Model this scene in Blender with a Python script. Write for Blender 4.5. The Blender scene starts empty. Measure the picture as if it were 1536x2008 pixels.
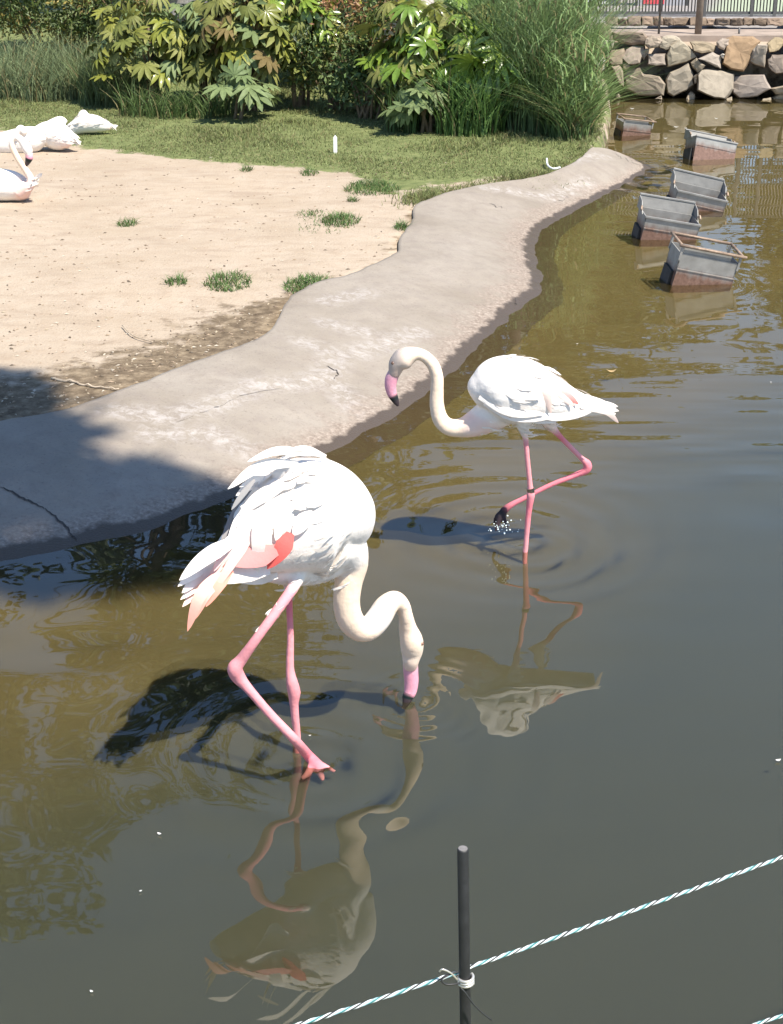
import bpy, bmesh, math, random
import numpy as np
from mathutils import Vector, Matrix
from mathutils.bvhtree import BVHTree
random.seed(7); rng = np.random.default_rng(11)
SC = bpy.context.scene; COL = SC.collection

# ------------------------------------------------------------------ camera, sky, sun, exposure
H = 2.05; PITCH = math.radians(22.5); F = 3000.0; CX, CY = 768.0, 1004.0
cam = bpy.data.cameras.new('camera'); camo = bpy.data.objects.new('camera', cam); COL.objects.link(camo)
camo.location = (0, 0, H); camo.rotation_euler = (math.pi/2 - PITCH, 0, 0)
cam.sensor_fit = 'VERTICAL'; cam.sensor_height = 36; cam.lens = F/2008*36
cam.clip_start = 0.05; cam.clip_end = 500
SC.camera = camo
SUN_EL = math.radians(58); SUN_AZ = math.radians(133)           # clockwise from +Y
SDIR = Vector((math.sin(SUN_AZ)*math.cos(SUN_EL), math.cos(SUN_AZ)*math.cos(SUN_EL), math.sin(SUN_EL)))
w = bpy.data.worlds.new('World'); SC.world = w; w.use_nodes = True
nt = w.node_tree; bg = nt.nodes['Background']; bg.inputs['Strength'].default_value = 0.115
sky = nt.nodes.new('ShaderNodeTexSky'); sky.sky_type = 'NISHITA'; sky.sun_disc = False
sky.sun_elevation = SUN_EL; sky.sun_rotation = SUN_AZ; sky.dust_density = 0.15; sky.air_density = 1.0; sky.ozone_density = 3.5; sky.altitude = 300
nt.links.new(sky.outputs[0], bg.inputs['Color'])
sl = bpy.data.lights.new('sun', 'SUN'); sl.energy = 4.6; sl.angle = math.radians(0.55); sl.color = (1, .94, .84)
so = bpy.data.objects.new('sun', sl); COL.objects.link(so); so.location = (8, -8, 20)
so.rotation_euler = SDIR.to_track_quat('Z', 'Y').to_euler()
vs = SC.view_settings; vs.view_transform = 'Standard'; vs.look = 'None'; vs.exposure = 1.0; vs.gamma = 1

# ------------------------------------------------------------------ photo pixel -> direction -> place
R_ = np.array([1, 0, 0.]); FW = np.array([0, math.cos(PITCH), -math.sin(PITCH)]); UP = np.array([0, math.sin(PITCH), math.cos(PITCH)])
CAM = np.array([0, 0, H])
def ray(px, py): return R_*(px-CX)/F - UP*(py-CY)/F + FW
def G(px, py, z=0.0):
    d = ray(px, py); return CAM + d*((z-H)/d[2])
def P(px, py, Y):
    d = ray(px, py); return CAM + d*(Y/d[1])
def depth(p): return float(np.dot(np.asarray(p)-CAM, FW))

# ------------------------------------------------------------------ scene helpers
def tag(o, label=None, cat=None, group=None, kind=None):
    if label: o['label'] = label
    if cat: o['category'] = cat
    if group: o['group'] = group
    if kind: o['kind'] = kind
    return o
def empty(name, loc=(0, 0, 0), rot=(0, 0, 0)):
    o = bpy.data.objects.new(name, None); COL.objects.link(o); o.location = loc; o.rotation_euler = rot
    o.empty_display_size = .1
    return o
def mesh_obj(name, verts, faces, mat=None, parent=None, smooth=True, cols=None, world=True):
    me = bpy.data.meshes.new(name)
    v = np.asarray(verts, dtype=float)
    if parent is not None and world: v = v - np.array(root_loc(parent))
    me.from_pydata(v.tolist(), [], faces if isinstance(faces, list) else faces.tolist()); me.update()
    if smooth: me.polygons.foreach_set('use_smooth', [True]*len(me.polygons))
    if cols is not None: set_col(me, cols)
    if mat: me.materials.append(mat)
    o = bpy.data.objects.new(name, me); COL.objects.link(o)
    if parent is not None: o.parent = parent
    return o
def root_loc(o):
    p = Vector((0, 0, 0))
    while o is not None: p = p + o.location; o = o.parent
    return p
def set_col(me, cols, name='tint'):
    c = np.asarray(cols, dtype=np.float32)
    if c.shape[1] == 3: c = np.hstack([c, np.ones((len(c), 1), np.float32)])
    a = me.color_attributes.new(name, 'FLOAT_COLOR', 'POINT'); a.data.foreach_set('color', c.ravel())
def set_f(me, name, vals):
    a = me.attributes.new(name, 'FLOAT', 'POINT'); a.data.foreach_set('value', np.asarray(vals, np.float32))
class MB:
    def __init__(s): s.v = []; s.f = []; s.c = []
    def add(s, v, f, c=None):
        n = len(s.v); s.v += [tuple(p) for p in v]; s.f += [tuple(i+n for i in q) for q in f]
        if c is not None: s.c += [tuple(c)]*len(v) if not hasattr(c[0], '__len__') else [tuple(q) for q in c]
        return s
    def obj(s, name, mat, parent=None, smooth=True, world=True): return mesh_obj(name, s.v, s.f, mat, parent, smooth, s.c or None, world)
def smoothstep(a, b, x): t = np.clip((x-a)/(b-a), 0, 1); return t*t*(3-2*t)
def catmull(pts, n):
    p = np.asarray(pts, float); p = np.vstack([2*p[0]-p[1], p, 2*p[-1]-p[-2]]); out = []
    for i in range(1, len(p)-2):
        for k in range(n):
            t = k/n; a, b, c, d = p[i-1], p[i], p[i+1], p[i+2]
            out.append(.5*((2*b)+(-a+c)*t+(2*a-5*b+4*c-d)*t*t+(-a+3*b-3*c+d)*t**3))
    out.append(p[-2]); return np.array(out)
def tube(path, rad, sides=10, ref=None, k=1.0, caps=True):
    path = np.asarray(path, float); rad = np.broadcast_to(np.asarray(rad, float), (len(path),))
    kk = np.broadcast_to(np.asarray(k, float), (len(path),))
    T = np.gradient(path, axis=0); T /= np.linalg.norm(T, axis=1)[:, None]+1e-12
    v = []; f = []
    prev = None
    for i in range(len(path)):
        t = T[i]
        if ref is not None: n2 = ref - t*np.dot(ref, t)
        elif prev is None:
            a = np.array([0, 0, 1.]) if abs(t[2]) < .9 else np.array([1., 0, 0]); n2 = a - t*np.dot(a, t)
        else: n2 = prev - t*np.dot(prev, t)
        n2 = n2/np.linalg.norm(n2); prev = n2; n1 = np.cross(t, n2)
        for s in range(sides):
            a = 2*math.pi*s/sides
            v.append(path[i] + n1*math.cos(a)*rad[i] + n2*math.sin(a)*rad[i]*kk[i])
    for i in range(len(path)-1):
        for s in range(sides):
            a = i*sides+s; b = i*sides+(s+1) % sides
            f.append((a, b, b+sides, a+sides))
    if caps:
        n = len(v); v += [path[0], path[-1]]; L = (len(path)-1)*sides
        for s in range(sides):
            f.append((n, (s+1) % sides, s)); f.append((n+1, L+s, L+(s+1) % sides))
    return v, f
def box(x0, x1, y0, y1, z0, z1):
    v = [(x, y, z) for x in (x0, x1) for y in (y0, y1) for z in (z0, z1)]
    f = [(0, 1, 3, 2), (4, 6, 7, 5), (0, 4, 5, 1), (2, 3, 7, 6), (0, 2, 6, 4), (1, 5, 7, 3)]
    return v, f
def vnoise(x, y, seed=0):
    x = np.asarray(x, float); y = np.asarray(y, float)
    xi = np.floor(x).astype(np.int64); yi = np.floor(y).astype(np.int64); xf = x-xi; yf = y-yi
    def h(a, b):
        n = (a*374761393 + b*668265263 + seed*1442695041) & 0x7fffffff
        n = ((n ^ (n >> 13))*1274126177) & 0x7fffffff
        return ((n ^ (n >> 16)) & 0xffff)/65535.0
    u = xf*xf*(3-2*xf); v = yf*yf*(3-2*yf)
    return (h(xi, yi)*(1-u)+h(xi+1, yi)*u)*(1-v)+(h(xi, yi+1)*(1-u)+h(xi+1, yi+1)*u)*v
def fbm(x, y, o=4, seed=0):
    s = 0; a = .5
    for i in range(o): s = s + a*vnoise(x*2**i, y*2**i, seed+i); a *= .5
    return s
def in_poly(x, y, poly):
    c = np.zeros(x.shape, bool); n = len(poly); j = n-1
    for i in range(n):
        xi, yi = poly[i]; xj, yj = poly[j]
        if yi != yj: c ^= ((yi > y) != (yj > y)) & (x < (xj-xi)*(y-yi)/(yj-yi)+xi)
        j = i
    return c
def dist_line(x, y, pts, closed=False):
    d = np.full(x.shape, 1e9); P_ = list(pts)+([pts[0]] if closed else [])
    for (ax, ay), (bx, by) in zip(P_[:-1], P_[1:]):
        dx, dy = bx-ax, by-ay; L = dx*dx+dy*dy+1e-12
        t = np.clip(((x-ax)*dx+(y-ay)*dy)/L, 0, 1)
        d = np.minimum(d, np.hypot(x-ax-t*dx, y-ay-t*dy))
    return d

# ------------------------------------------------------------------ materials
class M_:
    def __init__(s, name):
        s.m = bpy.data.materials.new(name); s.m.use_nodes = True; s.t = s.m.node_tree; s.b = s.t.nodes['Principled BSDF']
    def n(s, typ, **kw):
        x = s.t.nodes.new('ShaderNode'+typ)
        for k_, v_ in kw.items(): setattr(x, k_, v_)
        return x
    def l(s, a, b): s.t.links.new(a, b)
    def attr(s, name): x = s.n('Attribute'); x.attribute_name = name; return x
    def noise(s, scale, detail=4, rough=.55, vec=None, dist=0):
        x = s.n('TexNoise'); x.inputs['Scale'].default_value = scale; x.inputs['Detail'].default_value = detail
        x.inputs['Roughness'].default_value = rough; x.inputs['Distortion'].default_value = dist
        if vec is None:
            if not hasattr(s, 'tc'): s.tc = s.n('TexCoord').outputs['Object']
            vec = s.tc
        s.l(vec, x.inputs['Vector']); return x.outputs['Fac']
    def ramp(s, fac, stops):
        x = s.n('ValToRGB'); e = x.color_ramp.elements
        e[0].position = stops[0][0]; e[0].color = (*stops[0][1], 1) if len(stops[0][1]) == 3 else stops[0][1]
        e[1].position = stops[-1][0]; e[1].color = (*stops[-1][1], 1)
        for p_, c_ in stops[1:-1]: q = e.new(p_); q.color = (*c_, 1)
        s.l(fac, x.inputs[0]); return x.outputs[0]
    def mix(s, fac, a, b, typ='MIX'):
        x = s.n('Mix'); x.data_type = 'RGBA'; x.blend_type = typ
        for inp, v_ in ((x.inputs[0], fac), (x.inputs[6], a), (x.inputs[7], b)):
            if isinstance(v_, (int, float)): inp.default_value = v_
            elif isinstance(v_, tuple): inp.default_value = (*v_, 1)
            else: s.l(v_, inp)
        return x.outputs[2]
    def math(s, op, a, b=0.0, c=None, clamp=False):
        x = s.n('Math', operation=op, use_clamp=clamp)
        for i, v_ in enumerate((a, b) if c is None else (a, b, c)):
            if isinstance(v_, (int, float)): x.inputs[i].default_value = v_
            else: s.l(v_, x.inputs[i])
        return x.outputs[0]
    def bump(s, h, strength=.3, dist=.01, prev=None):
        x = s.n('Bump'); x.inputs['Strength'].default_value = strength; x.inputs['Distance'].default_value = dist
        s.l(h, x.inputs['Height'])
        if prev is not None: s.l(prev, x.inputs['Normal'])
        return x.outputs[0]
    def col(s, c):
        if isinstance(c, tuple): s.b.inputs['Base Color'].default_value = (*c, 1)
        else: s.l(c, s.b.inputs['Base Color'])
        return s
    def set(s, **kw):
        for k_, v_ in kw.items():
            i = s.b.inputs[k_.replace('_', ' ')]
            if isinstance(v_, (int, float, tuple)): i.default_value = v_
            else: s.l(v_, i)
        return s
MAT = {}
def simple(name, c, rough=.6, metal=0, var=.15, scale=20, bump=.0, spec=.5, bscale=None):
    m = M_(name); nz = m.noise(scale, 5)
    lo = tuple(x*(1-var) for x in c); hi = tuple(min(1, x*(1+var)) for x in c)
    m.col(m.ramp(nz, [(.3, lo), (.7, hi)])); m.set(Roughness=rough, Metallic=metal); m.b.inputs['Specular IOR Level'].default_value = spec
    if bump: m.set(Normal=m.bump(m.noise(bscale or scale*3, 5), bump, .005))
    MAT[name] = m.m; return m.m

def mk_ground():
    m = M_('ground'); a = m.attr('zone'); sep = m.n('SeparateColor'); m.l(a.outputs['Color'], sep.inputs[0])
    grass, litter, lawn = sep.outputs[0], sep.outputs[1], sep.outputs[2]
    n1 = m.noise(1.3, 5); n2 = m.noise(9, 6, .6); n3 = m.noise(70, 4, .6)
    sand = m.ramp(n1, [(.3, (.345, .275, .20)), (.55, (.395, .322, .245)), (.75, (.37, .295, .215))])
    sand = m.mix(m.math('MULTIPLY', m.ramp(n2, [(.42, (0, 0, 0)), (.7, (1, 1, 1))]), .5), sand, (.32, .24, .17))
    sand = m.mix(m.ramp(n3, [(.60, (0, 0, 0)), (.72, (.7, .7, .7))]), sand, (.24, .17, .11))
    mp_ = m.n('Mapping'); mp_.inputs['Scale'].default_value = (1.2, 3.5, 1); m.l(m.tc, mp_.inputs[0])
    sand = m.mix(m.ramp(m.noise(2.2, 7, .7, mp_.outputs[0], .4), [(.5, (0, 0, 0)), (.68, (.55, .55, .55))]), sand, (.27, .205, .15))
    dirt = m.ramp(m.noise(16, 6, .7), [(.3, (.07, .05, .032)), (.5, (.16, .12, .078)), (.7, (.29, .225, .15))])
    lf = m.math('ADD', litter, m.math('MULTIPLY', m.math('SUBTRACT', n2, .5), 1.6), clamp=True)
    lf = m.ramp(lf, [(.35, (0, 0, 0)), (.65, (1, 1, 1))])
    c = m.mix(lf, sand, dirt)
    gcol = m.ramp(m.noise(14, 5), [(.3, (.09, .11, .04)), (.6, (.16, .18, .07)), (.8, (.22, .21, .10))])
    gf = m.math('ADD', grass, m.math('MULTIPLY', m.math('SUBTRACT', m.noise(5, 6, .7), .5), 1.6), clamp=True)
    gf = m.ramp(gf, [(.42, (0, 0, 0)), (.58, (1, 1, 1))])
    c = m.mix(gf, c, gcol)
    far = m.mix(m.attr('asphalt').outputs['Fac'], (.33, .37, .27), (.27, .25, .24))
    c = m.mix(lawn, c, far)
    m.col(c).set(Roughness=.95, Normal=m.bump(m.math('ADD', n3, n2), .6, .012)); m.b.inputs['Specular IOR Level'].default_value = .15
    MAT['ground'] = m.m
mk_ground()
def mk_concrete():
    m = M_('concrete'); st = m.attr('stain').outputs['Fac']; edge = m.attr('edge').outputs['Fac']
    n1 = m.noise(1.6, 6, .6); n2 = m.noise(12, 6, .65); n3 = m.noise(120, 3, .6)
    c = m.ramp(n1, [(.3, (.21, .176, .138)), (.5, (.258, .221, .179)), (.72, (.296, .258, .215))])
    c = m.mix(m.ramp(n2, [(.45, (0, 0, 0)), (.8, (.55, .55, .55))]), c, (.19, .155, .135))
    c = m.mix(m.ramp(m.noise(75, 5, .7), [(.56, (0, 0, 0)), (.72, (.6, .6, .6))]), c, (.13, .105, .085))
    c = m.mix(m.ramp(m.noise(4.5, 7, .75, None, .8), [(.54, (0, 0, 0)), (.7, (.5, .5, .5))]), c, (.19, .155, .125))
    stain = m.math('MULTIPLY', m.ramp(st, [(.1, (0, 0, 0)), (.8, (.6, .6, .6))]), m.ramp(m.noise(22, 7, .75, None, .6), [(.44, (0, 0, 0)), (.62, (1, 1, 1))]))
    c = m.mix(stain, c, (.43, .395, .37))
    agg = m.ramp(m.noise(60, 4, .7), [(.35, (.16, .122, .094)), (.55, (.27, .215, .172)), (.72, (.40, .34, .285))])
    ef = m.math('ADD', edge, m.math('MULTIPLY', m.math('SUBTRACT', n2, .5), .9), clamp=True)
    c = m.mix(m.ramp(ef, [(.4, (0, 0, 0)), (.75, (.85, .85, .85))]), c, agg)
    wet = m.math('ADD', m.attr('wet').outputs['Fac'], m.math('MULTIPLY', m.math('SUBTRACT', n2, .5), .7), clamp=True)
    wf = m.ramp(wet, [(.45, (0, 0, 0)), (.6, (1, 1, 1))])
    c = m.mix(wf, c, (.082, .062, .046))
    m.col(c); m.set(Roughness=m.mix(wf, (.85, .85, .85), (.35, .35, .35)))
    m.set(Normal=m.bump(m.math('ADD', m.math('MULTIPLY', n3, .5), n2), .5, .008)); m.b.inputs['Specular IOR Level'].default_value = .3
    MAT['concrete'] = m.m
mk_concrete()
def mk_water():
    m = M_('water'); m.t.nodes.remove(m.b); out = m.t.nodes['Material Output']
    n = m.noise(1.1, 4); nb = m.noise(6, 1)
    mp = m.n('Mapping'); mp.inputs['Scale'].default_value = (2.2, 6, 1); m.l(m.tc, mp.inputs[0])
    rip = m.noise(1.0, 1, .4, mp.outputs[0])
    bm_ = m.bump(m.math('ADD', rip, m.math('MULTIPLY', nb, .06)), .06, .02)
    sh = m.attr('shallow').outputs['Fac']; dc = m.mix(sh, m.ramp(n, [(.3, (.047, .050, .029)), (.7, (.058, .060, .034))]), m.ramp(n, [(.3, (.084, .063, .022)), (.7, (.110, .084, .031))]))
    d = m.n('BsdfDiffuse'); m.l(dc, d.inputs[0])
    tr = m.n('BsdfTransparent'); tr.inputs[0].default_value = (1, .97, .86, 1)
    mx = m.n('MixShader'); mx.inputs[0].default_value = .82; m.l(d.outputs[0], mx.inputs[1]); m.l(tr.outputs[0], mx.inputs[2])
    gl = m.n('BsdfGlossy'); gl.inputs['Roughness'].default_value = .015; m.l(bm_, gl.inputs['Normal'])
    fr = m.n('Fresnel'); fr.inputs[0].default_value = 1.76; m.l(bm_, fr.inputs['Normal'])
    fm = m.n('MixShader'); m.l(fr.outputs[0], fm.inputs[0]); m.l(mx.outputs[0], fm.inputs[1]); m.l(gl.outputs[0], fm.inputs[2])
    m.l(fm.outputs[0], out.inputs['Surface']); MAT['water'] = m.m
    s = M_('silt'); sh = s.attr('shallow').outputs['Fac']; s.col(s.mix(sh, (.056, .060, .044), s.ramp(s.noise(1.5, 4), [(.3, (.100, .083, .040)), (.7, (.120, .098, .048))]))).set(Roughness=1.0)
    s.b.inputs['Specular IOR Level'].default_value = 0; s.b.inputs['Subsurface Weight'].default_value = 1.0; s.b.inputs['Subsurface Radius'].default_value = (1, .85, .5); s.b.inputs['Subsurface Scale'].default_value = .07; MAT['silt'] = s.m
mk_water()
def attr_mat(name, rough=.6, spec=.4, bump=0, bscale=60, trans=0, var=.12, stretch=None, coat=0):
    m = M_(name); c = m.attr('tint').outputs['Color']; nz = m.noise(bscale*.5, 4)
    c2 = m.mix(1.0, c, m.ramp(nz, [(.3, (1-var,)*3), (.7, (1.0,)*3)]), 'MULTIPLY')
    m.col(c2).set(Roughness=rough); m.b.inputs['Specular IOR Level'].default_value = spec
    if bump: m.set(Normal=m.bump(m.noise(bscale, 4), bump, .004))
    if trans:
        t = m.n('BsdfTranslucent'); m.l(c2, t.inputs[0]); mx = m.n('MixShader'); mx.inputs[0].default_value = trans
        m.l(m.b.outputs[0], mx.inputs[1]); m.l(t.outputs[0], mx.inputs[2]); m.l(mx.outputs[0], m.t.nodes['Material Output'].inputs[0])
    if coat: m.b.inputs['Coat Weight'].default_value = coat; m.b.inputs['Coat Roughness'].default_value = .18
    MAT[name] = m.m; return m.m
attr_mat('plumage', .85, .15, .45, 60, 0, .10)
attr_mat('feather', .8, .2, .2, 120, .15, .06)
attr_mat('skin', .5, .4, .3, 220, 0, .18)
attr_mat('blade', .6, .3, 0, 40, .3, .25)
attr_mat('leaf', .5, .45, 0, 30, .25, .25)
attr_mat('rock', .9, .25, .8, 22, 0, .35)
attr_mat('paint', .6, .3, .1, 40, 0, .1)
def leaf_mat(name, c1, c2, rough, coat=0):
    m = M_(name); oi = m.n('ObjectInfo'); c = m.ramp(oi.outputs['Random'], [(0, c1), (.6, c2), (1, tuple(x*.7 for x in c1))])
    c = m.mix(1.0, c, m.ramp(m.noise(9, 3), [(.3, (.75,)*3), (.7, (1.1,)*3)]), 'MULTIPLY')
    m.col(c).set(Roughness=rough); m.b.inputs['Specular IOR Level'].default_value = .5 if coat > .3 else .22
    t = m.n('BsdfTranslucent'); m.l(c, t.inputs[0]); mx = m.n('MixShader'); mx.inputs[0].default_value = .22
    m.l(m.b.outputs[0], mx.inputs[1]); m.l(t.outputs[0], mx.inputs[2]); m.l(mx.outputs[0], m.t.nodes['Material Output'].inputs[0])
    m.b.inputs['Coat Weight'].default_value = coat; m.b.inputs['Coat Roughness'].default_value = .12
    MAT[name] = m.m
leaf_mat('fatsia_olive', (.16, .18, .045), (.25, .25, .075), .55, .0)
leaf_mat('fatsia_green', (.13, .22, .03), (.25, .34, .05), .3, .35)
leaf_mat('fatsia_grey', (.13, .18, .07), (.19, .24, .10), .55, .0)
leaf_mat('fatsia_yellow', (.42, .40, .03), (.35, .33, .02), .4, .2)
leaf_mat('fatsia_yellowgreen', (.22, .24, .04), (.28, .28, .06), .4, .2)
leaf_mat('leaf_brown', (.22, .15, .06), (.17, .13, .05), .7, 0)
def mk_metal():
    m = M_('galvanised'); geo = m.n('TexCoord').outputs['Object']; m.tc = geo
    sep = m.n('SeparateXYZ'); m.l(geo, sep.inputs[0])
    n1 = m.noise(12, 5, .6); n2 = m.noise(45, 5, .7)
    mp = m.n('Mapping'); mp.inputs['Scale'].default_value = (30, 30, 2); m.l(geo, mp.inputs[0]); st = m.noise(1, 4, .6, mp.outputs[0])
    steel = m.ramp(n1, [(.3, (.20, .192, .175)), (.7, (.31, .30, .275))])
    rust = m.ramp(n2, [(.3, (.095, .05, .034)), (.55, (.18, .10, .07)), (.8, (.25, .155, .115))])
    hgt = m.math('ADD', sep.outputs[2], m.math('MULTIPLY', m.math('SUBTRACT', st, .5), .09))
    f_ = m.ramp(hgt, [(.075, (1, 1, 1)), (.125, (0, 0, 0))])
    m.col(m.mix(f_, steel, rust)).set(Roughness=.55, Metallic=m.mix(f_, (.15,)*3, (0, 0, 0)))
    m.set(Normal=m.bump(n2, .25, .003)); MAT['galvanised'] = m.m
mk_metal()
simple('lid_metal', (.17, .165, .152), .6, .3, .2, 15, .2)
simple('tube_rust', (.26, .185, .13), .6, .3, .45, 30, .3)
simple('dark_plate', (.035, .033, .03), .8, 0, .3, 20)
simple('black_rod', (.013, .013, .014), .55, 0, .3, 60, .15)
simple('rod_end', (.16, .15, .145), .8, 0, .2, 200)
simple('steel_wire', (.72, .68, .62), .35, .7, .1, 80)
simple('black_wire', (.02, .02, .02), .5)
simple('twine_white', (.62, .66, .66), .7, 0, .08, 300)
simple('twine_blue', (.30, .46, .50), .7, 0, .1, 300)
simple('twine_teal', (.02, .16, .16), .6, 0, .2, 300)
simple('twine_black', (.012, .014, .016), .6, 0, .2, 300)
simple('ring_metal', (.42, .42, .36), .35, .8, .2, 200)
simple('eye', (.22, .12, .08), .15)
simple('bark', (.12, .09, .065), .9, 0, .4, 8, .8)
simple('stem', (.16, .11, .06), .8, 0, .3, 20)
simple('rail_paint', (.10, .095, .09), .5, .2, .2, 30)
simple('post_brown', (.20, .155, .12), .7, .1, .2, 20)
simple('ledge', (.30, .24, .195), .9, 0, .25, 5, .5, .2, 25)
simple('soil_gap_shade', (.03, .024, .018), .95, 0, .4, 6, .6)  # soil colour darkened to stand for the shade in the gaps between stones
simple('twig', (.40, .32, .23), .8, 0, .3, 60)
simple('white_plastic', (.8, .8, .78), .5, 0, .05)
simple('board_grey', (.36, .36, .38), .5, 0, .08, 3)
simple('board_navy', (.05, .06, .10), .5, 0, .2, 3)
simple('board_frame', (.05, .05, .05), .5)
simple('print_red', (.65, .07, .10), .5, 0, .1, 4)
simple('print_white', (.8, .8, .8), .5)
simple('crack', (.05, .04, .035), .95, 0, .3, 40)
simple('droplet', (.75, .85, .83), .05, 0, .1, 50, 0, 1)

# ------------------------------------------------------------------ outlines of the shore
LZ = .125                                             # height of the sandy shore above the water
inner_px = [(-400, 925), (-200, 880), (0, 838), (120, 815), (250, 770), (370, 725), (470, 690), (530, 660), (555, 615), (575, 590), (620, 565), (680, 548), (750, 520), (780, 500), (785, 470), (808, 440), (815, 410), (850, 395), (920, 375), (1010, 360), (1080, 345), (1130, 322), (1160, 297)]
outer_px = [(-400, 1165), (-200, 1135), (0, 1100), (150, 1070), (300, 1035), (450, 982), (560, 930), (650, 888), (720, 850), (800, 800), (870, 748), (930, 692), (980, 645), (1030, 602), (1062, 565), (1058, 520), (1054, 485), (1075, 445), (1130, 412), (1200, 376), (1252, 347), (1272, 328), (1242, 312)]
# the outer line ends on the tip; a few more points bring it round to meet the inner line
inner = np.array([G(x, y, LZ)[:2] for x, y in inner_px]); outer = np.array([G(x, y, 0)[:2] for x, y in outer_px])
inner_s = catmull(inner, 10); outer_s = catmull(outer, 10)
WY = float(G(1330, 193, 0)[1])                       # line of the stone wall
wallx0 = float(G(1150, 193, 0)[0])
shore_far = [tuple(G(x, y, 0)[:2]) for x, y in [(1178, 288), (1186, 262), (1190, 235), (1186, 210)]]
land = [(-60., inner_s[0][1]-8), (-8., inner_s[0][1]-1.5)] + [tuple(p) for p in inner_s] + shore_far + [(wallx0-.05, WY+.43), (60., WY+.43), (60., 120.), (-60., 120.)]
bank = [(-60., 1.2), (-3., 1.25), (0., 1.48), (.5, 1.60), (1.2, 1.95), (3., 3.1), (60., 6.), (60., -15.), (-60., -15.)]
grass_px = [(-400, 235), (0, 250), (60, 268), (150, 284), (230, 296), (330, 311), (440, 319), (560, 326), (650, 332), (715, 348), (690, 378), (770, 384), (850, 364), (950, 352), (1050, 346), (1125, 326), (1165, 296), (1190, 270), (1195, 200)]
grass_poly = [tuple(G(x, y, LZ)[:2]) for x, y in grass_px] + [(wallx0-.1, WY-.1), (wallx0-.1, 22.), (-12., 22.), (-12., 13.)]
def height(x, y):
    x = np.asarray(x, float); y = np.asarray(y, float)
    inl = in_poly(x, y, land); d = dist_line(x, y, land, True)
    sd = np.where(inl, -d, d)
    hl = LZ + .018*(fbm(x*1.3, y*1.3, 4, 3)-.47)*2
    hl = hl + smoothstep(14.0, 17.5, y)*.42
    right = (x > wallx0-.15) & (y > WY-.2)
    hl = np.where(right, .50+smoothstep(WY+1.6, WY+1.9, y)*.12, hl)
    z = hl - smoothstep(0.0, .14, sd)*(hl+.45)
    inb = in_poly(x, y, bank); db = dist_line(x, y, bank, True); sb = np.where(inb, -db, db)
    hb = .45+.02*fbm(x*3, y*3, 3, 9)
    zb = np.where(sb < 0, hb, hb - smoothstep(0, .15, sb)*(hb+.45))
    return np.maximum(z, zb)

# ------------------------------------------------------------------ ground, water, pond bed, concrete shore path
def axis(segs):
    out = []
    for a, b, s in segs: out += list(np.arange(a, b, s))
    out.append(segs[-1][1]); return np.array(out)
gx = axis([(-60, -10, 5), (-10, -3.6, .4), (-3.6, 5.6, .055), (5.6, 12, .4), (12, 60, 6)])
gy = axis([(-15, 1, 1), (1, 4, .12), (4, 9, .055), (9, 16.6, .07), (16.6, 24, .3), (24, 120, 6)])
def grid(gx, gy, zf):
    X, Y = np.meshgrid(gx, gy); nx, ny = len(gx), len(gy)
    V = np.stack([X.ravel(), Y.ravel(), zf(X.ravel(), Y.ravel())], 1)
    I = (np.arange(ny-1)[:, None]*nx+np.arange(nx-1)[None]).ravel()
    return V, np.stack([I, I+1, I+1+nx, I+nx], 1)
V, Fq = grid(gx, gy, height)
HZ = V[:, 2].reshape(len(gy), len(gx))
def hlook(x, y):
    x = np.clip(np.asarray(x, float), gx[0], gx[-1]-1e-6); y = np.clip(np.asarray(y, float), gy[0], gy[-1]-1e-6)
    i = np.searchsorted(gx, x, 'right')-1; j = np.searchsorted(gy, y, 'right')-1
    u = (x-gx[i])/(gx[i+1]-gx[i]); v = (y-gy[j])/(gy[j+1]-gy[j])
    return (HZ[j, i]*(1-u)+HZ[j, i+1]*u)*(1-v)+(HZ[j+1, i]*(1-u)+HZ[j+1, i+1]*u)*v
def gz(x, y): return float(hlook(x, y))
go = mesh_obj('ground', V, Fq, MAT['ground'])
x, y = V[:, 0], V[:, 1]
gd = dist_line(x, y, grass_poly, True); gm = np.where(in_poly(x, y, grass_poly), .5+gd*2.2, .5-gd*2.2).clip(0, 1)
nb_ = in_poly(x, y, bank); gm = np.where(nb_, .6, gm)
il = dist_line(x, y, [tuple(p) for p in inner_s])
litter_line = [tuple(G(a, b, LZ)[:2]) for a, b in [(-300, 850), (0, 800), (120, 785), (250, 745), (370, 705), (470, 668), (530, 630)]]
lt = np.clip(1.0-dist_line(x, y, litter_line)/.62, 0, 1) + np.clip(.5-il/.5, 0, 1)*.8
lt = np.where(in_poly(x, y, land), lt, .6)
lawn = ((y > WY+.9) & (x > wallx0-.3)).astype(float)
set_col(go.data, np.stack([gm, lt.clip(0, 1), lawn], 1), 'zone')
bl = np.array([G(1385, 30, .62)[:2], G(1412, 0, .62)[:2]]); sl_ = (bl[1]-bl[0])/np.linalg.norm(bl[1]-bl[0])
cr = (x-bl[0][0])*sl_[1]-(y-bl[0][1])*sl_[0]
set_f(go.data, 'asphalt', np.maximum(smoothstep(.15, -.15, cr), (y < WY+2.5))); tag(go, 'sandy shore ground with grass and lawn behind', 'ground', kind='structure')

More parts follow.
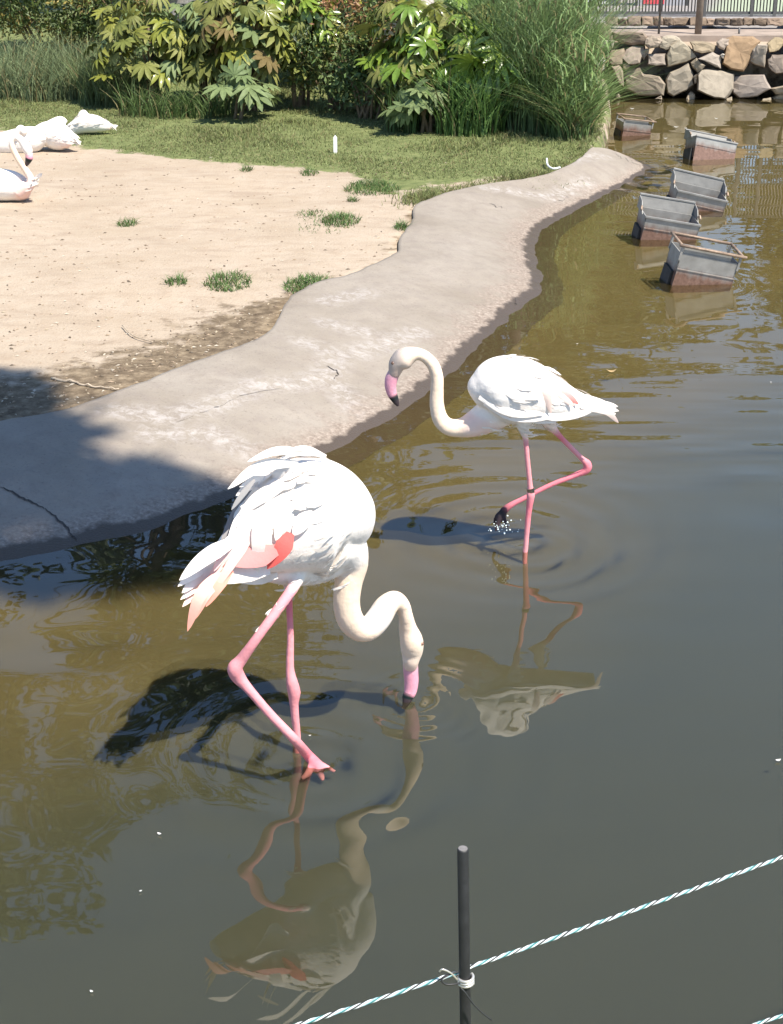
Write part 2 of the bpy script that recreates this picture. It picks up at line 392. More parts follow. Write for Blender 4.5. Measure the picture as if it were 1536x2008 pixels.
YB = float(G(1033, 1075, 0)[1]); YA = float(G(582, 1448, 0)[1])
RINGS = [  # centre pixel, amplitude mm, wavelength, inner and outer reach
    (G(1000, 1040), 1.5, .14, .05, .85), (G(1033, 1076), .6, .07, .02, .5), (G(583, 1455), 1.3, .16, .04, .9), (G(625, 1500), .9, .11, .03, .6),
    (G(800, 1377), 1.1, .03, .0, .10), (G(820, 1372), .8, .05, .02, .35), (G(1368, 556), 1.0, .10, .1, .8), (G(1268, 322), 15, .23, .0, .62), (G(1292, 358), 12, .21, .0, .62)]
def wz(x, y):
    z = np.zeros_like(x)
    for (c, a, L, r0, r1) in RINGS:
        r = np.hypot(x-c[0], y-c[1]); wob = 1+.25*(fbm(x*2.2+c[0], y*2.2, 3, 21)-.47)
        env = smoothstep(r0*.4, r0+.03, r)*np.clip(1-r/r1, 0, 1)**1.5
        z += a*.001*env*np.sin(2*math.pi*r*wob/L)
    calm = smoothstep(.1, .9, x-(y-3.2)*.25)*smoothstep(4.9, 4.2, y)
    amp = (1-.93*calm)
    z += amp*.0040*(fbm(x*1.5+3*fbm(x, y, 2, 5), y*3.4, 2, 31)-.37)*2
    band = smoothstep(5.0, 5.5, y)*smoothstep(7.2, 6.2, y)*smoothstep(-.2, .5, x)
    z += band*.0035*(fbm(x*1.3, y*6.5, 3, 41)-.47)*2
    swirl = smoothstep(.0, -.5, x)*smoothstep(5.0, 4.4, y)
    z += swirl*.006*(fbm(x*2.0+2*fbm(x*1.5, y*1.5, 2, 8), y*3.2, 2, 51)-.47)*2
    return z
wx = axis([(-60, -4, 4), (-4, -1.8, .1), (-1.8, 2.2, .014), (2.2, 5, .05), (5, 60, 4)])
wy = axis([(.8, 2.6, .1), (2.6, 7.4, .014), (7.4, 10, .035), (10, 13, .045), (13, WY+.4, .08)])
Vw, Fw = grid(wx, wy, wz)
wo = tag(mesh_obj('water', Vw, Fw, MAT['water']), 'murky olive pond water reflecting the sky', 'water', kind='structure')
def shallow(x, y):
    d = dist_line(x, y, [tuple(p) for p in outer_s[::3]]); n_ = (fbm(x*.9+5, y*.9, 3, 91)-.47)*1.3
    return np.clip(smoothstep(1.75, .35, d+n_*.7)*.95 + smoothstep(5.4, 7.2, y)*.72, 0, 1)
set_f(wo.data, 'shallow', shallow(Vw[:, 0], Vw[:, 1]))
Vs, Fs = grid(axis([(-60, -4, 8), (-4, 6, .12), (6, 60, 8)]), axis([(.8, WY+.4, .12)]), lambda x, y: np.full(x.shape, -.04))
sio = mesh_obj('pond_silt', Vs, Fs, MAT['silt']); set_f(sio.data, 'shallow', shallow(Vs[:, 0], Vs[:, 1])); tag(sio, 'cloudy brown silt just under the pond surface', 'silt', kind='structure')

def resample(p, n):
    s = np.r_[0, np.cumsum(np.linalg.norm(np.diff(p, axis=0), axis=1))]; t = np.linspace(0, s[-1], n)
    return np.stack([np.interp(t, s, p[:, 0]), np.interp(t, s, p[:, 1])], 1)
# matched pairs: inner i <-> outer j
pairs = [(-400, 0, 0), ]
NI = 420
ki = np.linspace(0, len(inner_s)-1, NI); kin = np.stack([np.interp(ki, np.arange(len(inner_s)), inner_s[:, q]) for q in (0, 1)], 1)
key_i = [0, 2, 4, 6, 8, 10, 12, 14, 16, 18, 20, 22]; key_o = [0, 2, 4, 6.5, 9, 11, 13, 15, 17, 18.5, 20, 22]
ko = np.interp(ki/10, key_i, key_o)*10
kou = np.stack([np.interp(ko, np.arange(len(outer_s)), outer_s[:, q]) for q in (0, 1)], 1)
NT = 54; vv = []; stain = []; edge = []; wet = []
ts = np.r_[-.004, 0, np.linspace(.006, 1, NT-8), 1.06, 1.14, 1.25, 1.4, 1.6, 1.9]
for i in range(NI):
    a, b = kin[i].copy(), kou[i].copy(); jn = fbm(np.array([b[0]*5]), np.array([b[1]*5]), 3, 15)[0]-.44; u_ = (b-a)/np.linalg.norm(b-a); b = b+u_*jn*.07; a = a+u_*(fbm(np.array([a[0]*6]), np.array([a[1]*6]), 3, 16)[0]-.44)*.035; Lw = np.linalg.norm(b-a)
    for j, t in enumerate(ts):
        if t <= 1: p = a+(b-a)*max(t, 0)
        else: p = b+(b-a)/Lw*min(.7, (t-1)*.6)
        if j == 0: z = LZ-.09
        elif t <= 1:
            s_ = t; z = (LZ+.03)*(1-s_**1.6) - .002
            z += .010*(fbm(p[0]*2.1, p[1]*2.1, 4, 77)-.47)*2*min(1, (1-t)*5)
            z += .006*(fbm(p[0]*9, p[1]*9, 3, 78)-.44)*2
            if j == 1: z -= .012
        else: z = -(t-1)*.22
        vv.append((p[0], p[1], z)); dw = (1-t)*Lw
        edge.append(np.clip(1-dw/.42, 0, 1)); wet.append(np.clip(1-dw/.17, 0, 1) if t <= 1 else 1)
vv = np.array(vv); I = (np.arange(NI-1)[:, None]*len(ts)+np.arange(len(ts)-1)[None]).ravel(); n_ = len(ts)
po = mesh_obj('path', vv, np.stack([I, I+n_, I+n_+1, I+1], 1), MAT['concrete'])
stain_lines = [[(230, 830), (330, 835), (440, 800), (500, 770), (600, 755), (650, 735), (700, 780)], [(300, 860), (420, 850), (520, 870)], [(600, 690), (660, 700), (640, 740)], [(640, 610), (720, 590)], [(700, 690), (820, 640)], [(960, 385), (1080, 380), (1160, 350)], [(640, 650), (720, 655)], [(1080, 345), (1180, 315)]]
sd = np.full(len(vv), 9.)
for L_ in stain_lines: sd = np.minimum(sd, dist_line(vv[:, 0], vv[:, 1], [tuple(G(a, b, .09)[:2]) for a, b in L_]))
set_f(po.data, 'stain', np.clip(1-sd/.12, 0, 1)); set_f(po.data, 'edge', edge); set_f(po.data, 'wet', wet)
tag(po, 'curved concrete shore path sloping into the pond', 'path', kind='structure')
# round tip of the path at its far end
tip_px = [(1242, 312), (1205, 299), (1182, 290), (1160, 297), (1130, 322), (1145, 330), (1200, 340)]
pbvh = BVHTree.FromPolygons([tuple(v) for v in vv], [tuple(int(k) for k in q) for q in np.stack([I, I+n_, I+n_+1, I+1], 1)])
def on_path(px, py):
    d = Vector(ray(px, py)).normalized(); h = pbvh.ray_cast(Vector(CAM), d)
    return np.array(h[0]) if h[0] is not None else G(px, py, .08)
for k, line in enumerate([[(0, 955), (45, 978), (88, 998)], [(88, 998), (125, 1030), (150, 1060)], [(1205, 300), (1225, 312), (1258, 326)], [(655, 745), (662, 730), (640, 718)], [(300, 850), (420, 800), (480, 775), (560, 760)], [(960, 400), (985, 408)], [(1010, 585), (1012, 600)], [(1085, 400), (1120, 385)]]):
    p = catmull([(a, b) for a, b in line], 8); p = p + rng.normal(0, 1.4, p.shape); mb = MB(); L_ = []
    for i, (a, b) in enumerate(p):
        q = on_path(a, b) + np.array([0, 0, .003]); wd = .0032*(.4+math.sin(math.pi*(i+.5)/len(p)))*(.7 if k > 1 else 1)
        tn = p[min(i+1, len(p)-1)]-p[max(i-1, 0)]; L_ += [q+np.array([wd*.5, wd, 0]), q-np.array([wd*.5, wd, 0])]
    mesh_obj('crack', L_, [(2*i, 2*i+1, 2*i+3, 2*i+2) for i in range(len(p)-1)], MAT['crack'], po)

# ------------------------------------------------------------------ stone wall across the pond
ZS, ZX = 3.98, 1150
stones = [
 ([(215,255),(330,250),(440,260),(465,290),(455,345),(360,355),(270,335),(225,310)],(.31,.25,.20)), ([(465,300),(510,278),(570,285),(590,320),(555,365),(490,375),(460,345)],(.40,.34,.28)),
 ([(565,330),(600,290),(660,280),(720,300),(735,335),(690,380),(620,388),(575,370)],(.42,.38,.31)), ([(630,430),(660,360),(730,320),(800,370),(860,445),(780,480),(640,515)],(.42,.38,.30)),
 ([(815,330),(850,322),(960,335),(1005,360),(985,405),(900,415),(840,395)],(.31,.26,.19)), ([(160,450),(195,395),(290,380),(300,420),(280,500),(200,505)],(.30,.25,.19)),
 ([(285,455),(310,390),(370,355),(450,360),(455,400),(415,490),(330,500)],(.30,.26,.22)), ([(425,450),(455,385),(490,385),(480,430),(450,470)],(.45,.40,.34)),
 ([(483,425),(615,420),(618,505),(550,510),(485,500)],(.37,.32,.28)), ([(880,460),(985,410),(1050,440),(1045,530),(960,495)],(.46,.41,.36)),
 ([(818,490),(860,455),(925,510),(870,565),(835,530)],(.38,.33,.25)), ([(1020,330),(1060,302),(1115,305),(1110,350),(1075,390),(1030,370)],(.42,.36,.31)),
 ([(1100,310),(1150,290),(1290,295),(1345,330),(1300,390),(1270,470),(1225,545),(1130,530),(1070,490),(1090,400)],(.33,.235,.15)), ([(1300,390),(1340,350),(1410,355),(1395,430),(1390,520),(1320,500),(1275,470)],(.48,.42,.35)),
 ([(1415,340),(1470,295),(1520,300),(1545,340),(1500,390),(1430,405)],(.40,.33,.22)), ([(1420,470),(1450,430),(1540,430),(1560,560),(1480,570),(1425,520)],(.27,.23,.20)),
 ([(200,520),(255,510),(285,560),(290,670),(250,640)],(.30,.25,.20)), ([(285,500),(320,495),(340,520),(310,545),(288,535)],(.33,.28,.2)),
 ([(290,580),(330,550),(420,530),(450,580),(560,600),(605,655),(590,735),(400,735),(320,690)],(.35,.30,.24)), ([(630,620),(660,570),(790,505),(830,590),(835,660),(780,700),(680,745),(640,720)],(.38,.34,.28)),
 ([(875,590),(900,550),(960,545),(1140,585),(1135,690),(1080,765),(1000,755),(875,700)],(.40,.36,.30)), ([(1145,650),(1155,600),(1380,590),(1400,640),(1430,690),(1330,745),(1200,760),(1150,720)],(.33,.29,.26)),
 ([(1440,690),(1540,670),(1600,680),(1600,715),(1480,735)],(.40,.34,.26)), ([(1450,760),(1500,735),(1600,730),(1600,800),(1490,795)],(.42,.36,.27)),
 ([(780,770),(810,715),(845,735),(840,785),(790,795)],(.36,.31,.24)), ([(835,600),(860,580),(862,640),(845,655)],(.36,.31,.25)),
 ([(60,200),(110,180),(180,200),(200,260),(180,305),(80,310)],(.28,.25,.17)), ([(10,330),(100,320),(210,320),(200,370),(100,410),(20,420)],(.46,.44,.36)),
 ([(40,520),(80,460),(150,450),(140,540),(80,580)],(.42,.41,.36)), ([(20,660),(130,650),(170,690),(165,770),(60,780)],(.30,.24,.17)),
 ([(1360,795),(1380,770),(1440,760),(1445,805)],(.40,.35,.27)), ([(228,765),(250,730),(264,765)],(.36,.31,.25)), ([(538,772),(585,745),(590,778)],(.36,.31,.25)), ([(1088,795),(1095,768),(1135,755),(1142,792)],(.38,.33,.26)),
 ([(1045,430),(1060,420),(1080,425),(1070,458)],(.6,.57,.52)), ([(-120,200),(-20,190),(40,240),(30,310),(-90,320)],(.32,.28,.2)), ([(-130,340),(-10,335),(0,430),(-40,520),(-140,500)],(.36,.32,.25)), ([(-140,540),(20,530),(30,640),(-20,770),(-140,760)],(.33,.28,.22)),
 ([(1560,300),(1680,290),(1740,360),(1700,470),(1580,420)],(.37,.32,.26)), ([(1580,440),(1700,480),(1760,560),(1700,660),(1590,640)],(.35,.29,.22)), ([(1620,670),(1780,650),(1820,780),(1620,800)],(.38,.34,.28))]
wall = empty('stone_wall', (float(P(1330, 193, WY)[0]), WY, 0))
tag(wall, 'rough wall of stacked tan boulders across the pond below the railing', 'stone wall')
def stone(poly, col, i, parent, Y, thick=.28, name='stone'):
    c = np.mean(poly, 0); r = random.Random(i*7+1); V_ = []; n = len(poly)
    pts = []
    for k in range(n):                                                # one extra jittered point on each side
        a, b = np.array(poly[k]), np.array(poly[(k+1) % n]); pts += [a, (a+b)/2+np.array([r.uniform(-5, 5), r.uniform(-5, 5)])]
    n = len(pts)
    ta, tb_ = r.uniform(-.0007, .0007), r.uniform(-.0009, .0003); Y = Y+r.uniform(-.05, .05)
    for s_, off, jit in ((.62, -.105, .005), (.93, -.095, .006), (1.02, -.045, .006), (1.05, .05, .006), (1.0, thick, 0)):
        for q in pts:
            q2 = c+(np.array(q)-c)*s_
            V_.append(P(ZX+(c[0]+(q2-c)[0]*1.06)/ZS, (c[1]+(q2-c)[1]*1.06)/ZS, Y+off+r.uniform(-jit, jit)+((q2-c)[0]*ta+(q2-c)[1]*tb_)*(off < .01)))
    V_.append(P(ZX+c[0]/ZS, c[1]/ZS, Y-.10+r.uniform(-.01, .01)))
    F_ = [(q*n+k, q*n+(k+1) % n, (q+1)*n+(k+1) % n, (q+1)*n+k) for q in range(4) for k in range(n)] + [(5*n, (k+1) % n, k) for k in range(n)]
    F_.append(tuple(4*n+k for k in range(n)))
    g_ = r.uniform(.85, 1.0); cc = [(col[0]*g_, col[1]*g_*.95, col[2]*g_*.88)]*len(V_)
    return mesh_obj(name, V_, F_, MAT['rock'], parent, False, cc)
for i, (pl, c) in enumerate(stones):
    up = np.mean(pl, 0)[1]; stone(pl, c, i, wall, WY+.02+max(0, (640-up))/640*.16)
mb = MB(); v, f = box(wallx0-.2, 14, WY+.42, WY+.5, -.4, .40); mb.add(v, f); mb.obj('backfill', MAT['soil_gap_shade'], wall, False)
# stepped ledge behind the wall and a course of kerb stones
mb = MB(); v, f = box(wallx0-.6, 14, WY+.52, WY+1.25, .3, .56); mb.add(v, f); lo = mb.obj('ledge', MAT['ledge'], None, False)
tag(lo, 'brown concrete ledge behind the boulder wall', 'ledge', kind='structure')
kerb = empty('kerb_wall', (2.6, WY+1.5, .5)); tag(kerb, 'low course of dark brown kerb stones between the boulder wall and the railing', 'stone kerb')
xx = 150
i = 0
while xx < 1750:
    wd = random.uniform(70, 170); h0 = random.uniform(128, 148)
    stone([(xx, h0+5), (xx+wd*.5, h0), (xx+wd-8, h0+4), (xx+wd-4, 196), (xx+wd*.5, 200), (xx+2, 197)], random.choice([(.22,.17,.13), (.30,.23,.18), (.26,.21,.17)]), 100+i, kerb, WY+1.5, .2)
    xx += wd; i += 1

# ------------------------------------------------------------------ railing, posts and boards behind the wall
RY = WY+2.1
rail = empty('metal_railing', (float(P(1400, 25, RY)[0]), RY, .62)); tag(rail, 'dark metal railing of thin vertical bars behind the boulder wall', 'railing')
x0 = float(P(1120, 25, RY)[0]); x1 = float(P(1700, 25, RY)[0]); zb = float(P(1400, 25, RY)[2]); zt = zb+.95
for z_ in (zb, zt):
    mb = MB(); mb.add(*box(x0, x1, RY-.012, RY+.012, z_-.014, z_+.014)); mb.obj('rail', MAT['rail_paint'], rail, False)
v, f = tube([(0, 0, zb), (0, 0, zt)], .0075, 6); me0 = None
xs = np.arange(x0+.03, x1, .0365)
for q in xs:
    if me0 is None:
        o = mesh_obj('bar', np.array(v)+np.array([0, RY, 0])-np.array([0, RY, .62]), f, MAT['rail_paint'], rail, True, None, False); me0 = o.data
    else: o = bpy.data.objects.new('bar', me0); COL.objects.link(o); o.parent = rail
    o.location = (q-rail.location.x, 0, 0)
for px in (1226, 1381, 1473, 1518, 1610):
    q = float(P(px, 25, RY)[0]); mb = MB(); mb.add(*box(q-.016, q+.016, RY-.03, RY-.012, .5, zt+.06)); mb.obj('post', MAT['rail_paint'], rail, False)
for px, yb, wd, lab, mt in ((1292, 66, .012, 'slim dark post on the ledge left of the thick brown post', 'rail_paint'), (1368.5, 73, .036, 'thick brown post rising from the ledge behind the boulder wall', 'post_brown'), (1449, 70, .010, 'short thin black stake above the large orange boulder', 'rail_paint')):
    Yp = WY+.7; b = P(px, yb, Yp); top = b[2]+.25 if px > 1440 else 1.6
    if px > 1440: top = float(P(px, 53, Yp)[2])
    v, f = tube([(b[0], Yp, .50), (b[0], Yp, top*.6+.2), (b[0], Yp, top)], [wd, wd, wd*.95], 10); o = mesh_obj('fence_post', v, f, MAT[mt], None)
    tag(o, lab, 'post')
BY = RY+1.6
def board(pxs, zbot, mats, label, pr):
    a = P(pxs[0], 12, BY)[0]; b = P(pxs[1], 12, BY)[0]
    e = empty('notice_board', ((a+b)/2, BY, .62)); tag(e, label, 'notice board')
    mb = MB(); mb.add(*box(a, b, BY-.02, BY+.02, zbot, zbot+.9)); mb.obj('panel', MAT[mats], e, False)
    for q in ((a-.03, a, zbot-.03, zbot+.93), (b, b+.03, zbot-.03, zbot+.93), (a, b, zbot-.03, zbot), (a, b, zbot+.9, zbot+.93)):
        mb = MB(); mb.add(*box(q[0], q[1], BY-.03, BY+.025, q[2], q[3])); mb.obj('frame', MAT['board_frame'], e, False)
    for q in (a+.2, b-.2):
        mb = MB(); mb.add(*box(q-.025, q+.025, BY+.03, BY+.07, .4, zbot+.8)); mb.obj('leg', MAT['board_frame'], e, False)
    for (u0, u1, w0, w1, mt) in pr:
        xa = a+(b-a)*u0; xb = a+(b-a)*u1
        mb = MB(); mb.add(*box(xa, xb, BY-.026, BY-.0205, zbot+w0, zbot+w1)); mb.obj('print', MAT[mt], e, False)
zb2 = float(P(1300, 11, BY)[2])
board((1250, 1344), zb2, 'board_grey', 'grey notice board with red print behind the railing', [(.10, .55, .02, .14, 'print_red'), (.60, .95, .09, .16, 'print_red'), (.15, .5, .16, .3, 'print_white')])
board((1130, 1208), zb2-.01, 'board_navy', 'dark navy notice board with pale flecks behind the railing', [(.1, .3, .05, .10, 'print_white'), (.5, .8, .03, .06, 'print_white'), (.55, .7, .10, .14, 'print_white')])

# ------------------------------------------------------------------ plants
def blades(name, base, hgt, lean, width, cols, mat, parent=None, segs=3, world=True):
    n = len(base); base = np.asarray(base, float); az = rng.uniform(0, 2*math.pi, n); lx, ly = np.cos(az), np.sin(az)
    hgt = np.asarray(hgt); lean = np.asarray(lean); wd = np.asarray(width)*np.ones(n); wa = rng.uniform(0, 2*math.pi, n)
    V_ = []; C_ = []
    for s in range(segs+1):
        t = s/segs; h = hgt*t*(1-.28*np.clip(lean, 0, 1.4)*t); o = hgt*lean*t*t
        p = base+np.stack([lx*o, ly*o, h], 1); ww = wd*(1-t**1.6)*.5+.0004
        sx, sy = np.cos(wa)*ww, np.sin(wa)*ww
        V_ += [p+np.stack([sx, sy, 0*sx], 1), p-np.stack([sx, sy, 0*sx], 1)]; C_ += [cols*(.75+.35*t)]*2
    V_ = np.stack(V_, 1).reshape(-1, 3); C_ = np.stack(C_, 1).reshape(-1, 3)
    k = 2*(segs+1); b0 = np.arange(n)[:, None]*k
    F_ = np.concatenate([b0+np.array([2*s, 2*s+1, 2*s+3, 2*s+2]) for s in range(segs)], 1).reshape(-1, 4)
    return mesh_obj(name, V_, F_, mat, parent, True, C_, world)
def gcols(n, base, var=.35, dry=.1):
    c = np.array(base)[None]*(1+rng.uniform(-var, var, (n, 1))); d = rng.random(n) < dry
    c[d] = np.array([.26, .22, .10])*(.7+.5*rng.random((d.sum(), 1))); return c
# short turf between the sand and the shrubs
cand = np.stack([rng.uniform(-3.6, 2.6, 170000), rng.uniform(10.6, 15.6, 170000)], 1)
g = in_poly(cand[:, 0], cand[:, 1], grass_poly) & in_poly(cand[:, 0], cand[:, 1], land)
dd = dist_line(cand[:, 0], cand[:, 1], grass_poly, True); dens = fbm(cand[:, 0]*1.8, cand[:, 1]*1.8, 3, 61)
g &= rng.random(len(cand)) < np.clip(dd/.18+.25, 0, 1)*np.clip((dens-.22)*3, .25, 1)
k_ = [q for q in inner_s[165:]]; k_ = np.array(k_)[rng.integers(len(k_), size=5200)]
cand = np.vstack([cand[g][:95000], k_+rng.normal(0, 1, (5200, 2))*np.array([.075, .10])+np.array([-.03, .05])]); n = len(cand)
tall = np.clip((fbm(cand[:, 0]*1.1, cand[:, 1]*1.4, 3, 65)-.25)*2.2, .35, 1.4)
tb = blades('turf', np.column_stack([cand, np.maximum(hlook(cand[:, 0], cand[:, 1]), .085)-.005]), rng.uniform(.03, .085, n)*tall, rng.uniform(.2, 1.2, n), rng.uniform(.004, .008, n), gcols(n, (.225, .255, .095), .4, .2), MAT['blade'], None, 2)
tag(tb, 'short green turf between the sand and the shrubs', 'grass', kind='stuff')
tufts = [(250, 438, 40, 120, 'small isolated grass tuft alone in the middle of the bare sand'), (485, 334, 28, 70, 'tiny grass sprig on sand just below the turf edge beside a wider one'), (608, 340, 38, 110, 'little grass tuft on sand below the white plant marker'),
 (346, 557, 44, 130, 'small flat grass tuft beside the long low tuft on the sand'), (448, 555, 96, 420, 'long low green grass tuft out on the sand'), (608, 562, 100, 560, 'wide grass tuft growing against the concrete path bend'), (668, 436, 78, 420, 'bushy bright grass tuft on sand near the path'),
 (608, 421, 60, 150, 'thin sparse grass patch left of the bushy bright tuft'), (640, 442, 120, 160, 'short stubbly grass patch in front of the bushy bright tuft'), (790, 450, 36, 170, 'grass tuft squeezed against the path step'), (692, 396, 22, 60, 'tiny grass sprig between the turf edge and the bushy tuft'), (730, 372, 110, 700, 'dense grass lobe spilling from the turf onto the sand')]
for px, py, wpx, n, lab in tufts:
    c = G(px, py, LZ); sc = depth(c)/F; r = wpx*sc*.5
    a = rng.uniform(0, 2*math.pi, n); q = np.sqrt(rng.random(n))*r; bx_ = c[0]+np.cos(a)*q; by_ = c[1]+np.sin(a)*q*1.5
    hs = (.035+.035*(1-q/r))*rng.uniform(.6, 1.3, n)*(.5 if 'stubbly' in lab or 'sparse' in lab else 1)
    e = empty('grass_tuft', (c[0], c[1], LZ)); tag(e, lab, 'grass tuft', 'grass tufts on the sand')
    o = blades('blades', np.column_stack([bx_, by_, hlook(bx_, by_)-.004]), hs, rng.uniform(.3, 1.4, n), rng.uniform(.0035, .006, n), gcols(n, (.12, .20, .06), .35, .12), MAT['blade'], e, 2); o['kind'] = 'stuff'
def tall_grass(px, py, rx, ry, n, h0, h1, lab, base, w=.009, dry=.08, lean=(.15, .8), leafy=0):
    c = G(px, py, LZ); a = rng.uniform(0, 2*math.pi, n); q = np.sqrt(rng.random(n)); bx_ = c[0]+np.cos(a)*q*rx; by_ = c[1]+ry+np.sin(a)*q*ry
    e = empty('tall_grass', (c[0], c[1], LZ)); tag(e, lab, 'tall grass')
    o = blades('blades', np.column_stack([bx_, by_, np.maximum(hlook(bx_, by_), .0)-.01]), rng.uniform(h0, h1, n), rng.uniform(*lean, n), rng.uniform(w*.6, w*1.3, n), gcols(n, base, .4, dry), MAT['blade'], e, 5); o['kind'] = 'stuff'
    if leafy:
        a = rng.uniform(0, 2*math.pi, leafy); t = rng.random(leafy)**.8; q = rng.uniform(.55, 1.05, leafy)*(1+.5*t)
        p = np.column_stack([c[0]+np.cos(a)*q*rx, c[1]+ry+np.sin(a)*q*ry, LZ+.1+t*(h1*.8)])
        o = blades('leaves', p, rng.uniform(.09, .24, leafy), rng.uniform(.5, 1.6, leafy), rng.uniform(w*.8, w*1.6, leafy), gcols(leafy, tuple(x*1.1 for x in base), .4, dry), MAT['blade'], e, 3); o['kind'] = 'stuff'
tall_grass(1062, 268, .38, .75, 3000, .65, 1.55, 'big fountain of tall green grass at the point beside the pond', (.22, .31, .12), .009, .12, (.08, .8), 4200)
tall_grass(1122, 278, .22, .55, 1500, .3, .75, 'lower skirt of arching grass under the big grass fountain by the water', (.20, .29, .10), .010, .12, (.4, 1.3), 1200)
tall_grass(925, 270, .28, .22, 420, .3, .8, 'loose clump of strap leaved grass in front of the glossy shrub', (.15, .26, .07), .014, .05, (.2, .9))
tall_grass(800, 262, .18, .2, 160, .25, .55, 'sparse green grass stalks by the grey leaved plant', (.11, .19, .05), .010, .1)
tall_grass(60, 205, .66, .55, 2600, .2, .52, 'broad bank of tall pale grass below the dark hedge', (.20, .25, .12), .010, .12, (.2, .9))
tall_grass(215, 215, .35, .4, 900, .25, .6, 'mid height grass clump beside the olive palmate shrub', (.17, .22, .09), .010, .12, (.2, .8))
tall_grass(340, 235, .5, .2, 500, .15, .38, 'low fringe of grass under the olive palmate shrub', (.11, .17, .05), .009, .12, (.2, 1))

def palm_leaf(nl, L, droop, wd):
    """a hand shaped leaf: nl pointed lobes from the leaf base, stalk along -Y, face up +Z"""
    mb = MB()
    for k in range(nl):
        a = math.radians(-118+236*k/(nl-1)); l = L*(1-.38*(abs(a)/2.1)**1.3)
        dx, dy = math.sin(a), math.cos(a); nx, ny = dy, -dx; vs_ = []; 
        for t, w_ in ((0, .05), (.3, .62), (.6, 1.0), (.82, .7), (1.0, .0)):
            z = .03*L*math.sin(t*2)-droop*L*t*t; hw = wd*L*w_*.5
            c = (dx*l*t, dy*l*t)
            if w_ == 0: vs_.append((c[0], c[1], z))
            else: vs_ += [(c[0]-nx*hw, c[1]-ny*hw, z+hw*.22), (c[0], c[1], z-hw*.12), (c[0]+nx*hw, c[1]+ny*hw, z+hw*.22)]
        fs = []
        for q in range(3): b = q*3; fs += [(b, b+1, b+4, b+3), (b+1, b+2, b+5, b+4)]
        fs += [(9, 10, 12), (10, 11, 12)]
        mb.add(vs_, fs)
    me = bpy.data.meshes.new('leaf'); me.from_pydata(mb.v, [], mb.f); me.update(); me.polygons.foreach_set('use_smooth', [True]*len(me.polygons)); return me
LEAF = {}
def leaf_mesh(mat, k):
    if (mat, k) not in LEAF:
        me = palm_leaf([8, 9, 9, 8][k], 1.0, [.25, .45, .65, .15][k], [.28, .25, .23, .30][k]); me.materials.append(MAT[mat]); LEAF[(mat, k)] = me
    return LEAF[(mat, k)]
def fatsia(px, py, back, rx, rz, zc, n, size, mats, lab, name='palmate_shrub', fixed=()):
    c = G(px, py, LZ); cx, cy = c[0], c[1]+back; z0 = gz(cx, cy)
    e = empty(name, (cx, cy, z0)); tag(e, lab, 'shrub')
    st = MB()
    for s in range(max(3, n//9)):
        a = rng.uniform(0, 6.28); tp = np.array([cx+math.cos(a)*rx*.55, cy+math.sin(a)*rx*.4, z0+zc+rng.uniform(-.2, .6)*rz]); b = np.array([cx+rng.uniform(-.1, .1), cy+rng.uniform(-.08, .08), z0-.03])
        st.add(*tube(catmull([b, (b*.5+tp*.5)+np.array([0, 0, .12]), tp], 4), np.linspace(.018, .008, 9), 6))
    st.obj('stem', MAT['stem'], e)
    for i in range(n):
        a = rng.uniform(0, 2*math.pi); el = rng.uniform(-.45, 1.0); ce = math.sqrt(max(0, 1-el*el)) if el > 0 else 1
        rr = rng.uniform(.5, 1.08)
        if math.sin(a) > .2 and rng.random() < .6: a = -a
        pos = np.array([math.cos(a)*ce*rx*rr, math.sin(a)*ce*rx*.75*rr, zc+el*rz*rr]); 
        if pos[2] < .12: pos[2] = rng.uniform(.12, .3)
        out = Vector((math.cos(a)*ce, math.sin(a)*ce, .25)).normalized()
        nrm = (Vector((0, 0, 1))*rng.uniform(.5, 1.1)+out*rng.uniform(.3, .9)+Vector(rng.normal(0, .34, 3))).normalized()
        yd = (out-nrm*out.dot(nrm)).normalized(); xd = yd.cross(nrm); s = size*rng.uniform(.65, 1.15)
        mname = mats[int(rng.integers(len(mats)))]
        o = bpy.data.objects.new('leaf', leaf_mesh(mname, int(rng.integers(4)))); COL.objects.link(o); o.parent = e
        m4 = Matrix((xd, yd, nrm)).transposed().to_4x4(); m4 = Matrix.Translation(Vector(pos)) @ m4 @ Matrix.Diagonal((s, s, s, 1)); o.matrix_local = m4
    return e
fatsia(295, 222, .35, .52, .46, .50, 105, 0.172, ['fatsia_olive', 'fatsia_olive', 'fatsia_grey', 'fatsia_yellowgreen'], 'dull olive palmate leaved shrub beside the tall grass bank')
fatsia(265, 205, 1.0, .30, .22, .92, 23, 0.172, ['fatsia_yellow', 'fatsia_yellow', 'fatsia_olive'], 'bright yellow leaved palmate shrub top above the olive shrub')
fatsia(480, 232, .45, .48, .52, .56, 112, 0.198, ['fatsia_olive', 'fatsia_grey', 'fatsia_olive', 'fatsia_olive', 'fatsia_yellowgreen', 'leaf_brown'], 'olive palmate shrub with some browned leaves and a dark hollow beneath')
fatsia(475, 240, .12, .24, .14, .26, 20, 0.181, ['fatsia_grey'], 'low grey green palmate plant at the foot of the browned shrub')
fatsia(865, 258, .5, .54, .46, .66, 132, 0.215, ['fatsia_green', 'fatsia_green', 'fatsia_yellowgreen', 'fatsia_olive'], 'glossy bright green palmate shrub next to the fountain grass')
fatsia(975, 262, .16, .26, .2, .56, 30, 0.232, ['fatsia_green'], 'shiny lime leaved palmate plant leaning out before the fountain grass')
fatsia(825, 265, .12, .22, .16, .24, 20, 0.189, ['fatsia_grey'], 'low grey leaved palmate plant on the turf edge')
fatsia(580, 240, .8, .40, .40, .80, 68, 0.172, ['fatsia_olive', 'fatsia_green'], 'tall palmate shrub half hidden behind the red tinged bush')
fatsia(395, 232, .7, .36, .45, .60, 74, 0.181, ['fatsia_olive', 'fatsia_grey'], 'shaded palmate shrub between the olive shrub and the browned shrub')
